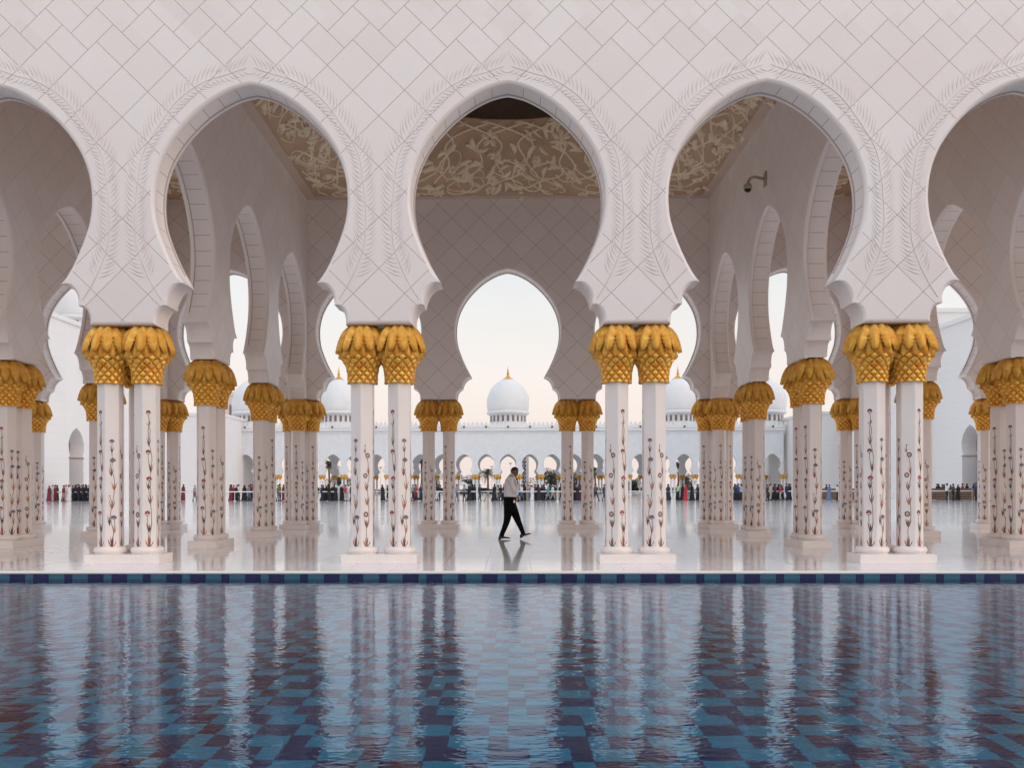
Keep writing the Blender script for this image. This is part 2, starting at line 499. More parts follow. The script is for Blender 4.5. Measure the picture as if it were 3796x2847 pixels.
# ------------------------------------------------------------------ inlay designs
I_STEM = simple('inlay_stem', (0.22, 0.13, 0.07), 0.3, 0, .3, 4)
I_DARK = simple('inlay_plum_leaf', (0.10, 0.055, 0.055), 0.3, 0, .4, 4)
I_BROWN = simple('inlay_brown_leaf', (0.28, 0.13, 0.07), 0.3, 0, .4, 4)
I_RED = simple('inlay_red_petal', (0.27, 0.035, 0.035), 0.3, 0, .35, 4)
I_BLUE = simple('inlay_blue_petal', (0.12, 0.11, 0.18), 0.3, 0, .4, 4)
I_ORANGE = simple('inlay_orange_leaf', (0.48, 0.19, 0.08), 0.3, 0, .4, 4)
I_PINK = simple('inlay_pale_petal', (0.55, 0.42, 0.38), 0.3, 0, .2, 4)
INL = [I_STEM, I_DARK, I_BROWN, I_RED, I_BLUE, I_ORANGE, I_PINK]
STEM, DARK, BROWN, RED, BLUE, ORANGE, PALE = range(7)
HEXR = 0.212
APO = HEXR * math.cos(PI / 6)

def vine(design):
    """list of 2-D polygons (pts, mat) in facet coordinates (u, z)"""
    out = []
    kx = 0.00176; zc = lambda y: 1.25 + (361.8 - y / 2.552) * 0.0045
    def petals(cx, cz, r, n, m, a0=PI / 2, wid=0.5, inner=None, spread=2 * PI):
        for i in range(n):
            a = a0 - spread / 2 + spread * (i + 0.5) / n if spread < 6 else a0 + 2 * PI * i / n
            c, s_ = math.cos(a), math.sin(a)
            h = r * wid * 0.5
            out.append(([(cx, cz), (cx + c * r * .55 + s_ * h, cz + s_ * r * .55 - c * h), (cx + c * r, cz + s_ * r), (cx + c * r * .55 - s_ * h, cz + s_ * r * .55 + c * h)], m))
    def red(cx, cz, r):
        petals(cx, cz, r, 5, RED, PI / 2, 0.9, spread=4.0)
        petals(cx, cz + r * .1, r * .4, 3, PALE, PI / 2, .7, spread=2.5)
        out.append(([(cx - r * .9, cz - r * .75), (cx, cz - r * .55), (cx + r * .9, cz - r * .75), (cx, cz - r * .8)], DARK))
    def blue(cx, cz, r):
        petals(cx, cz - r * .2, r * 1.15, 6, BLUE, PI / 2, 0.38, spread=3.6)
        out.append(([(cx - r, cz - r * .5), (cx + r * .9, cz - r * .35), (cx + r * .1, cz - r * .75)], BLUE))
    def ring(cx, cz, r):
        n = 10
        for i in range(n):
            a, b = 2 * PI * i / n, 2 * PI * (i + 1) / n
            out.append(([(cx + math.cos(a) * r * .55, cz + math.sin(a) * r * .6), (cx + math.cos(a) * r, cz + math.sin(a) * r * 1.1),
                         (cx + math.cos((a + b) / 2) * r * 1.12, cz + math.sin((a + b) / 2) * r * 1.2),
                         (cx + math.cos(b) * r, cz + math.sin(b) * r * 1.1), (cx + math.cos(b) * r * .55, cz + math.sin(b) * r * .6)], BROWN if i % 2 else I_GREY))
        petals(cx, cz, r * .5, 6, PALE, 0, .9)
    def leafy(cx, cz, w, h, m1, m2=None, m3=None):
        m2 = m1 if m2 is None else m2; m3 = m2 if m3 is None else m3
        w *= 1.6; h *= 1.6
        # tulip-like leaf cluster: centre bud + two swept leaves, base at bottom
        out.append(([(cx, cz - h), (cx + w * .3, cz - h * .3), (cx + w * .12, cz + h * .3), (cx, cz + h * .55), (cx - w * .14, cz + h * .2), (cx - w * .3, cz - h * .35)], m1))
        out.append(([(cx, cz - h), (cx + w * .55, cz - h * .35), (cx + w * 1.0, cz + h * .75), (cx + w * .45, cz + h * .1)], m2))
        out.append(([(cx, cz - h), (cx - w * .45, cz + h * .1), (cx - w * .95, cz + h * .9), (cx - w * .6, cz - h * .35)], m3))
    def base(cx, cz, w, h, ms):
        for i, (dx, top, lean) in enumerate(((-.75, .9, -.5), (-.35, 1.25, -.15), (.0, .95, 0), (.35, 1.3, .1), (.75, .75, .6))):
            x0 = cx + dx * w * .35
            out.append(([(x0 - w * .12, cz), (x0 + w * .14, cz), (x0 + lean * w + w * .18, cz + h * top * .55), (x0 + lean * w * 1.4, cz + h * top), (x0 + lean * w - w * .12, cz + h * top * .5)], ms[i % len(ms)]))
    def stem(pts, w=0.0046, m=STEM):
        c = catmull([(x * kx, zc(y)) for x, y in pts], 5)
        for i in range(len(c) - 1):
            (x0, z0), (x1, z1) = c[i], c[i + 1]
            out.append(([(x0 - w, z0), (x0 + w, z0), (x1 + w, z1), (x1 - w, z1)], m))
    I_GREY = DARK
    if design == 'red':
        stem([(-2, 1420), (18, 1290), (22, 1180), (14, 1060), (16, 960), (8, 860), (14, 760), (26, 640), (12, 540), (-2, 470), (-8, 360), (2, 280), (-5, 215)])
        stem([(-2, 1420), (-12, 1290), (-16, 1170)]); stem([(8, 1000), (-8, 900), (2, 840)]); stem([(16, 740), (-6, 650), (-8, 590)])
        stem([(0, 470), (10, 360), (-10, 310)])
        for y, x in ((193, -6), (570, -8), (828, 0), (1155, -15)): red(x * kx, zc(y), 0.044 + 0.005 * (y > 800))
        red(-18 * kx, zc(305), 0.012)
        leafy(-2 * kx, zc(468), .024, .055, DARK, BROWN); leafy(16 * kx, zc(718), .026, .06, DARK, ORANGE, BROWN)
        leafy(-4 * kx, zc(890), .026, .05, DARK); leafy(10 * kx, zc(1018), .030, .06, BROWN, ORANGE, BROWN)
        leafy(0, zc(1285), .032, .062, DARK, DARK, BROWN); leafy(4 * kx, zc(290), .014, .035, BROWN)
        base(0, zc(1474), .062, .14, (ORANGE, ORANGE, BROWN, RED, BROWN))
    elif design == 'blue':
        stem([(0, 1420), (14, 1340), (-6, 1240), (-12, 1150), (8, 1040), (24, 900), (16, 800), (0, 740), (4, 640), (-2, 560), (2, 480)])
        stem([(2, 1400), (24, 1300), (20, 1210)]); stem([(2, 1060), (-18, 1000)]); stem([(-8, 760), (-14, 680), (6, 650)])
        for y, x, r in ((465, 0, .044), (648, 7, .05), (1195, 17, .05)): blue(x * kx, zc(y), r)
        blue(-20 * kx, zc(990), .015)
        leafy(1 * kx, zc(543), .020, .046, BROWN, DARK); leafy(-6 * kx, zc(757), .026, .055, RED, BROWN)
        leafy(20 * kx, zc(890), .030, .06, ORANGE, BROWN, ORANGE); leafy(0, zc(1065), .032, .062, ORANGE, RED, ORANGE)
        leafy(-22 * kx, zc(1215), .022, .07, DARK); leafy(23 * kx, zc(1300), .018, .055, ORANGE)
        base(0, zc(1474), .062, .145, (BROWN, RED, DARK, RED, ORANGE))
    else:
        stem([(0, 1420), (-4, 1300), (20, 1200), (18, 1080), (10, 980), (4, 900), (22, 820), (18, 740), (10, 660), (-10, 590), (-18, 520)])
        stem([(-4, 1290), (-12, 1220)]); stem([(2, 940), (-12, 860)])
        for y, x, r in ((608, 9, .037), (800, -14, .037), (1168, -9, .041)): ring(x * kx, zc(y), r)
        blue(-15 * kx, zc(512), .014)
        leafy(16 * kx, zc(748), .018, .05, BROWN, ORANGE); leafy(-2 * kx, zc(905), .026, .045, BROWN, DARK)
        leafy(4 * kx, zc(1038), .030, .055, ORANGE, BROWN, ORANGE); leafy(0, zc(1250), .032, .055, BROWN, BROWN, DARK)
        leafy(-22 * kx, zc(560), .010, .025, RED)
        base(-2 * kx, zc(1474), .058, .13, (BROWN, BROWN, ORANGE, BROWN, DARK))
    return out

def inlay_mesh(order):
    mb = MB()
    for f in range(6):
        a = -PI / 2 - PI / 6 + f * PI / 3       # facet normal: f=0 is 30 deg left of front
        nx, ny = math.cos(a), math.sin(a); tx, ty = -ny, nx
        lay = 0
        for pts, m in vine(order[f % 3]):
            lay += 1
            off = APO + 0.0012 + 0.0004 * (lay % 5)
            idx = [mb.vert(nx * off + tx * u, ny * off + ty * u, z) for u, z in pts]
            mb.face(idx, m)
    return mb.mesh('flower_inlay', INL)

# ------------------------------------------------------------------ column parts
def torus_prof(r0, r1, z0, z1):
    zm = (z0 + z1) / 2 + 0.003; hz = (z1 - z0) / 2 - 0.008
    p = [(r0 * 0.9, z0), (r1 - .022, z0), (r1 - .022, z0 + .012)]
    p += [(r1 - .045 + .045 * math.cos(t), zm + hz * math.sin(t)) for t in [(-75 + 15 * i) * PI / 180 for i in range(11)]]
    p += [(r0 + .012, z1 - .004), (r0 + .004, z1)]
    return p
mb = MB(); mb.lathe(torus_prof(0.2, 0.272, 0.15, 0.276), 32); ME_BASE = mb.mesh('base', [M_PLAIN])
mb = MB()
b = 0.006
hx = []
for i in range(6):
    for s_ in (-1, 1):
        a = -PI / 2 + i * PI / 3 + s_ * 0.035
        hx.append((APO / math.cos(PI / 6 - 0.035) * math.cos(a), APO / math.cos(PI / 6 - 0.035) * math.sin(a)))
mb.rings([[(x, y, z) for x, y in hx] for z in (0.262, 1.755, 1.757, 1.761, 1.763, 2.38, 3.10)], 0, True, False)
for i, v in enumerate(mb.v):
    if 1.756 < v[2] < 1.762: mb.v[i] = (v[0] * .99, v[1] * .99, v[2])
ME_SHAFT = mb.mesh('shaft', [M_SHAFT])
ME_INL = [inlay_mesh(o) for o in (('red', 'blue', 'ring'), ('blue', 'ring', 'red'), ('ring', 'red', 'blue'))]

def interp(tab, x):
    if x <= tab[0][0]: return tab[0][1]
    for (a, va), (b_, vb) in zip(tab, tab[1:]):
        if x <= b_: f = (x - a) / (b_ - a); return va + (vb - va) * f
    return tab[-1][1]
def sstep(a, b_, x):
    t_ = min(1, max(0, (x - a) / (b_ - a))); return t_ * t_ * (3 - 2 * t_)

def scales_mesh(nu=192, nv=84):
    mb = MB()
    prof = [(3.03, .226), (3.10, .220), (3.24, .232), (3.32, .252), (3.387, .290), (3.45, .325), (3.53, .322), (3.62, .29), (3.85, .27), (3.95, .22), (3.985, .18)]
    rings = []
    for j in range(nv + 1):
        z = 3.03 + (3.985 - 3.03) * (j / nv) ** 1.35
        ring = []
        for i in range(nu):
            th = 2 * PI * i / nu
            A = th * 12 / (2 * PI); B = (z - 3.05) / 0.134
            p, q = A + B, A - B
            g = min(abs(p - round(p)), abs(q - round(q)))
            h = sstep(0.055, 0.15, g) + 0.14 * sstep(.15, .5, g)
            vis = 1 - sstep(3.55, 3.62, z)
            r = interp(prof, z) + 0.044 * h * vis - .012
            zz = z - 0.012 * h * vis
            if j == 0: zz = 3.035 - 0.022 * abs(math.cos(A * PI)) + 0.012
            ring.append((r * math.cos(th), r * math.sin(th), zz))
        rings.append(ring)
    mb.rings(rings, 0, True, True, uvs=lambda j, i: (50 + i * .01, j * .01))
    # top disc uv is irrelevant
    return mb.mesh('capital', [M_GOLD])

def leaves_mesh(ns=22, na=8):
    mb = MB()
    def leaf(th, path, wid, serr, ridge):
        c, s_ = math.cos(th), math.sin(th)
        P = catmull(path, 8)
        rows = []
        for j in range(ns + 1):
            f = j / ns
            k = f * (len(P) - 1); i0 = min(int(k), len(P) - 2); u = k - i0
            r = P[i0][0] * (1 - u) + P[i0 + 1][0] * u; z = P[i0][1] * (1 - u) + P[i0 + 1][1] * u
            w = interp(wid, f)
            if f > serr and j < ns: w *= (0.70 if j % 2 else 1.10)
            row = []
            for i in range(na + 1):
                x = -1 + 2 * i / na
                tr_, tz_ = P[i0 + 1][0] - P[i0][0], P[i0 + 1][1] - P[i0][1]; tl = math.hypot(tr_, tz_); nr_, nz_ = -tz_ / tl, tr_ / tl
                dp = -0.050 * x * x * (1 - 0.35 * f) - .022 * abs(x) ** 6 + ridge * max(0, 1 - abs(x) * 3.2)
                rr = r + nr_ * dp
                zz = z + nz_ * dp - 0.012 * abs(x) * (f > serr)
                lx = w * x
                row.append((rr * c - lx * s_, rr * s_ + lx * c, zz))
            rows.append(row)
        mb.rings(rows, 0, False, True, uvs=lambda j, i: ((-1 + 2 * i / na), j / ns), closed=False)
    for i in range(12):
        th = 2 * PI * (i + 0.5) / 12 + rng.uniform(-.02, .02)
        dr = rng.uniform(-.004, .004) + (.010 if i % 2 else -.010)
        leaf(th, [(.13, 3.987), (.24 + dr, 3.972), (.335 + dr, 3.89), (.392 + dr, 3.79), (.432 + dr, 3.67), (.450 + dr, 3.585), (.456 + dr, 3.545)],
             [(0, .035), (.2, .068), (.40, .102), (.58, .100), (.76, .066), (.90, .030), (1, .003)], 0.48, 0.012)
    for i in range(12):
        th = 2 * PI * i / 12 + rng.uniform(-.02, .02)
        leaf(th, [(.22, 3.90), (.305, 3.80), (.345, 3.68), (.372, 3.57), (.390, 3.50), (.400, 3.445)],
             [(0, .06), (.3, .085), (.6, .078), (.85, .045), (1, .006)], 0.4, 0.010)
    me = mb.mesh('palm_leaves', [M_GOLD])
    return me
ME_CAP = scales_mesh(); ME_LEAF = leaves_mesh()
mb = MB(); mb.lathe([(.20, 3.95), (.24, 3.972), (.24, 3.988), (.2, 3.989)], 24)
ME_ABA = mb.mesh('abacus', [M_PLAIN])

def column(x, y, phase, orient, label, group):
    o = empty('marble_column', (x, y, 0), orient)
    tag(o, label, 'column', group)
    link('base', ME_BASE, o); link('shaft', ME_SHAFT, o); link('flower_inlay', ME_INL[phase % 3], o)
    c = link('capital', ME_CAP, o); c.rotation_euler = (0, 0, (0.0, 0.2, 0.35)[phase % 3])
    link('palm_leaves', ME_LEAF, c)
    return o

def plinth(x0, y0, x1, y1, label, split=True, parts=None):
    mb = MB()
    b = 0.006
    for (a0, c0, a1, c1) in (parts or [(x0, y0, x1, y1)]):
        pts = [(a0, c0), (a1, c0), (a1, c1), (a0, c1)]
        def rr(i, z): return [(x + i * (1 if x == a0 else -1), y + i * (1 if y == c0 else -1), z) for x, y in pts]
        mb.rings([rr(.004, 0.0), rr(.004, .004), rr(0, .005), rr(0, .150 - b), rr(b, .150)], 0, True, False)
    o = mb.build('plinth', [M_PLAIN])
    tag(o, label, 'plinth', 'marble plinths under the columns')
    return o

D2 = 0.314; D3 = 0.45
front_names = {-4.5: None, -3.5: 'hidden pier two left of the frame', -2.5: 'hidden pier just left of the frame', -1.5: 'leftmost pier of the front row', -0.5: 'front pier left of the walking guard',
               0.5: 'front pier right of the walking guard', 1.5: 'rightmost pier of the front row', 2.5: 'hidden pier just right of the frame', 3.5: 'hidden pier two right of the frame'}
PH = {-1.5: (0, 2), -0.5: (1, 0), 0.5: (2, 1), 1.5: (0, 2)}
for k in (-3.5, -2.5, -1.5, -0.5, 0.5, 1.5, 2.5, 3.5):
    nm = front_names[k]; px = k * S
    ph = PH.get(k, (1, 2))
    g = 'columns of the front row'
    column(px - D2, YC, ph[0], 0, 'left inlaid column with gold palm capital at the ' + nm, g)
    column(px + D2, YC, ph[1], 0, 'right inlaid column with gold palm capital at the ' + nm, g)
    if k in (-2.5, -1.5, 1.5, 2.5):
        column(px, YC + D3 + .05, 1 if k < 0 else 0, PI / 2, 'third inlaid column, behind the pair at the ' + nm, g)
        plinth(0, 0, 0, 0, 'T shaped white marble plinth of the ' + nm, parts=[(px - .63, -.045, px, .563), (px, -.045, px + .63, .563), (px - .304, .564, px + .304, YC + D3 + .36)])
    else:
        plinth(0, 0, 0, 0, 'white marble plinth of the ' + nm, parts=[(px - .63, -.045, px - .0008, .563), (px + .0008, -.045, px + .63, .563)])
sides = {-1.5: 'left cross arcade', 1.5: 'right cross arcade', -2.5: 'outer left cross arcade', 2.5: 'outer right cross arcade'}
for k in (-1.5, 1.5, -2.5, 2.5):
    for r, rn in ((1, 'second'), (2, 'third')):
        yc = YC + r * S; px = k * S
        column(px, yc - D2, (r + (0 if k < 0 else 1)) % 3, PI / 2, 'near column of the shaded %s row pair in the %s' % (rn, sides[k]), 'columns of the cross arcades')
        column(px, yc + D2, (r + 1) % 3, PI / 2, 'far column of the shaded %s row pair in the %s' % (rn, sides[k]), 'columns of the cross arcades')
        plinth(0, 0, 0, 0, 'shaded marble plinth under the %s row pair in the %s' % (rn, sides[k]), parts=[(px - .304, yc - .63, px + .304, yc + .63)])
bn = {-3.5: 'far left edge, behind the outer cross arcade', -2.5: 'left end pier behind the leftmost front pier', -1.5: 'left corner pier of the vaulted bay', -0.5: 'left centre pier behind the guard',
      0.5: 'right centre pier behind the guard', 1.5: 'right corner pier of the vaulted bay', 2.5: 'right end pier behind the rightmost front pier', 3.5: 'far right edge, behind the outer cross arcade'}
for k in (-3.5, -2.5, -1.5, -0.5, 0.5, 1.5, 2.5, 3.5):
    yc = YC + 3 * S; px = k * S
    g = 'columns of the back row'
    column(px - D2, yc, int(k + 5) % 3, 0, 'left shaded column of the back row pair at the ' + bn[k], g)
    column(px + D2, yc, int(k + 7) % 3, 0, 'right shaded column of the back row pair at the ' + bn[k], g)
    if k in (-2.5, -1.5, 1.5, 2.5):
        column(px, yc - D3, int(k + 6) % 3, PI / 2, 'front column of the shaded trio at the ' + bn[k], g)
        plinth(0, 0, 0, 0, 'T shaped shaded plinth at the ' + bn[k], parts=[(px - .63, yc - .304, px, yc + .304), (px, yc - .304, px + .63, yc + .304), (px - .304, yc - D3 - .31, px + .304, yc - .305)])
    else:
        plinth(0, 0, 0, 0, 'shaded marble plinth at the ' + bn[k], parts=[(px - .63, yc - .304, px + .63, yc + .304)])

# ------------------------------------------------------------------ ceilings
M_TAN = simple('carved_ceiling_ground', (0.54, 0.375, 0.25), 0.8, 0, .12, 1.2, 0.2)
M_CREAM = simple('carved_ceiling_relief', (0.88, 0.75, 0.57), 0.7, 0, .08, 2)
M_CEIL = simple('ceiling_plaster', (0.62, 0.5, 0.42), 0.8, 0, .05, 2)
ZC0, RING, HALF = 10.2, 4.3, 1.5 * S - 0.26
CY0 = YC + 1.5 * S
def ceil_z(x, y):
    r = math.hypot(x, y - CY0)
    u = min(1, max(0, (HALF - r) / (HALF - RING)))
    return ZC0 + 1.66 * u ** 1.55
def ceil_pt(th, t_, lift=0.0):
    c, s_ = math.cos(th), math.sin(th)
    rs = (HALF - 0.28) / max(abs(c), abs(s_))
    r = RING + (rs - RING) * t_
    x, y = r * c, CY0 + r * s_
    z = ceil_z(x, y)
    # normal (downwards) by difference
    e = 0.02
    nx = (ceil_z(x + e, y) - ceil_z(x - e, y)) / (2 * e); ny = (ceil_z(x, y + e) - ceil_z(x, y - e)) / (2 * e)
    n = Vector((nx, ny, -1)).normalized()
    return Vector((x, y, z)) + n * lift, n

vault = empty('vaulted_ceiling', (0, 0, 0))
tag(vault, 'tan domed ceiling with carved vine relief over the middle bay', 'ceiling')
mb = MB(); NU, NV = 160, 22
rings = [[tuple(ceil_pt(2 * PI * i / NU, j / NV)[0]) for i in range(NU)] for j in range(NV + 1)]
mb.rings(rings, 0, False, True)
mb.build('ceiling_cove', [M_TAN], vault)
# plain border band along the walls + step
mb = MB()
h0, h1 = HALF - 0.28, HALF + 0.02
for (x0, y0, x1, y1) in ((-h1, -h1, h1, -h0), (-h1, h0, h1, h1), (-h1, -h0, -h0, h0), (h0, -h0, h1, h0)):
    mb.box(x0, CY0 + y0, ZC0 - 0.03, x1, CY0 + y1, ZC0 + 0.2)
mb.build('ceiling_border', [M_CEIL], vault)
# drum and dome shell (closed)
mb = MB()
pr = [(RING, 11.84), (RING + .04, 11.88), (RING + .04, 13.4)] + [((RING + .02) * math.cos(a), 13.4 + 3.9 * math.sin(a)) for a in [PI / 2 * i / 10 for i in range(1, 10)]] + [(0.02, 17.3)]
mb.lathe(pr, 64, cap=False)
mb.v = [(x, y + CY0, z) for x, y, z in mb.v]
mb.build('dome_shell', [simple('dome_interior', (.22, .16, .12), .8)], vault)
# outer roof over the whole arcade
mb = MB()
for k0, k1 in ((-5.5, -2.5), (-2.5, -1.5), (1.5, 2.5), (2.5, 5.5)):
    mb.box(k0 * S + (.24 if k0 != -5.5 else -.2), YC + .2, 10.21, k1 * S - .24, YC + 3 * S - .2, 10.45, 0)
side_ceiling = mb.build('flat_ceiling', [M_TAN])
tag(side_ceiling, 'flat tan ceilings of the side bays behind the outer arches', 'ceiling')
mb = MB()
mb.box(-5.5 * S, -0.0 + .5, 17.6, 5.5 * S, 13.2, 17.8, 0)
# roof skirt around dome shell
hh = HALF + 0.3
mb.box(-hh, CY0 - hh, 12.2, hh, CY0 - RING, 12.5); mb.box(-hh, CY0 + RING, 12.2, hh, CY0 + hh, 12.5)
mb.box(-hh, CY0 - RING, 12.2, -RING, CY0 + RING, 12.5); mb.box(RING, CY0 - RING, 12.2, hh, CY0 + RING, 12.5)
mb.v = [v for v in mb.v]
roof = MB(); roof.box(-hh, CY0 - hh, 10.62, hh, CY0 - hh + .25, 12.4); roof.box(-hh, CY0 + hh - .25, 10.62, hh, CY0 + hh, 12.4)
roof.box(-hh, CY0 - hh + .25, 10.62, -hh + .25, CY0 + hh - .25, 12.4); roof.box(hh - .25, CY0 - hh + .25, 10.62, hh, CY0 + hh - .25, 12.4)
roof.build('roof_curb', [M_PLAIN], vault)

def relief(mb, fn, strokes, leaves):
    """fn(p,t,lift)->(point, normal); strokes: lists of (p,t,width); leaves: (p,t,angle,len,wid,kind)"""
    for st in strokes:
        rows = []
        for i, (p, t_, w) in enumerate(st):
            P, n = fn(p, t_, 0.0)
            p2, t2, _ = st[min(i + 1, len(st) - 1)]; p1, t1, _ = st[max(i - 1, 0)]
            d = (fn(p2, t2, 0)[0] - fn(p1, t1, 0)[0])
            if d.length < 1e-6: continue
            d.normalize(); sd = d.cross(n).normalized()
            rows.append([P + sd * w - n * .01, P + sd * w * .6 + n * w * 1.1, P - sd * w * .6 + n * w * 1.1, P - sd * w - n * .01])
        if len(rows) > 1: mb.rings(rows, 0, False, True, closed=False)
    for (p, t_, a, ln, wd, kind) in leaves:
        P, n = fn(p, t_, 0.0)
        e1 = (fn(p + .01, t_, 0)[0] - P).normalized(); e2 = n.cross(e1).normalized()
        u = e1 * math.cos(a) + e2 * math.sin(a); v = n.cross(u)
        if kind == 'leaf':
            N = 9; rows = []
            for i in range(N + 1):
                f = i / N; w = wd * math.sin(PI * min(1, f * .93 + .07)) ** .8 * (0.72 if (i % 2 and f > .15) else 1.0)
                bend = 0.22 * ln * math.sin(f * PI * .8)
                c = P + u * ln * f + v * bend
                rows.append([c - v * w - n * .01, c - v * w * .5 + n * .045, c + n * .03, c + v * w * .5 + n * .045, c + v * w - n * .01])
            mb.rings(rows, 0, False, True, closed=False)
        else:   # flower: five petals round a bud
            for k in range(5):
                b_ = a + 2 * PI * k / 5
                uu = e1 * math.cos(b_) + e2 * math.sin(b_); vv = n.cross(uu)
                rows = []
                for f, w in ((.1, .3), (.4, .9), (.7, 1.0), (1.0, .25)):
                    c = P + uu * ln * f; w_ = wd * w
                    rows.append([c - vv * w_ - n * .01, c + n * .06, c + vv * w_ - n * .01])
                mb.rings(rows, 0, False, True, closed=False)

rc = random.Random(21)
NS = 28
mbv = MB()
fn = lambda p, t_, lift: ceil_pt(p * 2 * PI / NS + PI / 2, min(max(t_, 0.0), 1.0), lift)
strokes = []; leaves = []
for i in range(NS):
    A = lambda f: math.sin(f * PI)
    # pointed lattice meeting at the ring
    wv_ = .25 * math.sin(i * 2.3)
    strokes.append([(i + .5 - (1.35 + wv_) * math.sin(u * 2.3) - .35 * math.sin(u * 7), .03 + .66 * u, .038 - .01 * u) for u in [k / 20 for k in range(21)]])
    strokes.append([(i + .5 + (1.35 - wv_) * math.sin(u * 2.3) + .35 * math.sin(u * 7), .03 + .66 * u, .038 - .01 * u) for u in [k / 20 for k in range(21)]])
    # wandering vines ending in curls
    for sd in (-1, 1):
        p0 = i + .5 + sd * .2; ph = rc.uniform(0, 2)
        strokes.append([(p0 + sd * (.55 * math.sin(u * 5 + ph) + .6 * u), .45 + .5 * u, .032 * (1 - .4 * u)) for u in [k / 18 for k in range(19)]])
        ca, cb = i + rc.uniform(0, 1), rc.uniform(.3, .9); r0 = rc.uniform(.22, .4)
        strokes.append([(ca + sd * r0 * (1 - u * .8) * math.cos(u * 7 + ph), cb + r0 * .62 * (1 - u * .8) * math.sin(u * 7 + ph), .028 * (1 - .5 * u)) for u in [k / 20 for k in range(21)]])
    if i % 2 == 0: leaves.append((i + .5, .20, -PI / 2, .28, .085, 'flower'))
    leaves.append((i + .2, .03, 0.3, .35, .06, 'leaf')); leaves.append((i + .8, .03, PI - 0.3, .35, .06, 'leaf'))
    for k in range(14):
        leaves.append((i + rc.uniform(0, 1), rc.uniform(.1, .97), rc.uniform(0, 2 * PI), rc.uniform(.28, .52), rc.uniform(.06, .11), 'leaf'))
    for k in range(3):
        leaves.append((i + rc.uniform(0, 1), rc.uniform(.35, .95), rc.uniform(0, 2 * PI), rc.uniform(.13, .2), rc.uniform(.05, .08), 'flower'))
relief(mbv, fn, strokes, leaves)
mbv.build('carved_vines', [M_CREAM], vault)
# reliefs of the narrow corridor ceilings
for k in (-2, 2):
    mb = MB()
    fn2 = lambda p, t_, lift, k=k: (Vector((k * S + p, t_, 10.205 - lift)), Vector((0, 0, -1)))
    st = []; lv = []
    for i in range(16):
        y = 1.0 + i * .78
        for sd in (-1, 1):
            st.append([(sd * (1.3 * math.sin(u * 3 + i)), y + u * 1.1, .035) for u in [q / 14 for q in range(15)]])
            st.append([(sd * (.8 + .5 * (1 - u) * math.cos(u * 7)), y + .5 * (1 - u) * math.sin(u * 7), .03) for u in [q / 14 for q in range(15)]])
        for q in range(9): lv.append((rc.uniform(-1.7, 1.7), y + rc.uniform(0, .8), rc.uniform(0, 2 * PI), rc.uniform(.25, .45), rc.uniform(.05, .09), 'leaf'))
        lv.append((rc.uniform(-1.5, 1.5), y, 0, .18, .07, 'flower'))
    relief(mb, fn2, st, lv)
    mb.build('carved_vines', [M_CREAM], side_ceiling)

# ------------------------------------------------------------------ security camera on the right cross wall
M_BEIGE = simple('painted_beige_metal', (0.42, 0.33, 0.27), 0.5)
M_BLACKG = simple('black_dome_glass', (0.01, 0.01, 0.012), 0.1)
sc_ = empty('security_camera', (6.18, 6.75, 8.66)); tag(sc_, 'beige dome security camera on a curved arm fixed to the right cross wall', 'camera')
mb = MB(); mb.box(-.03, -.10, -.17, 0, .10, .17); mb.build('mounting_plate', [M_BEIGE], sc_)
mb = MB(); mb.tube([(-.02, 0, .0), (-.14, 0, .03), (-.27, 0, .06), (-.37, 0, .03), (-.42, 0, -.05), (-.43, 0, -.12)], .035, 10); mb.build('arm', [M_BEIGE], sc_)
mb = MB(); mb.lathe([(.03, -.10), (.085, -.12), (.10, -.17), (.10, -.23), (.085, -.24)], 16, cx=-.43); mb.build('housing', [M_BEIGE], sc_)
mb = MB(); mb.lathe([(.083, -.235), (.078, -.27), (.05, -.30), (.01, -.315)], 16, cx=-.43); mb.build('lens_dome', [M_BLACKG], sc_)

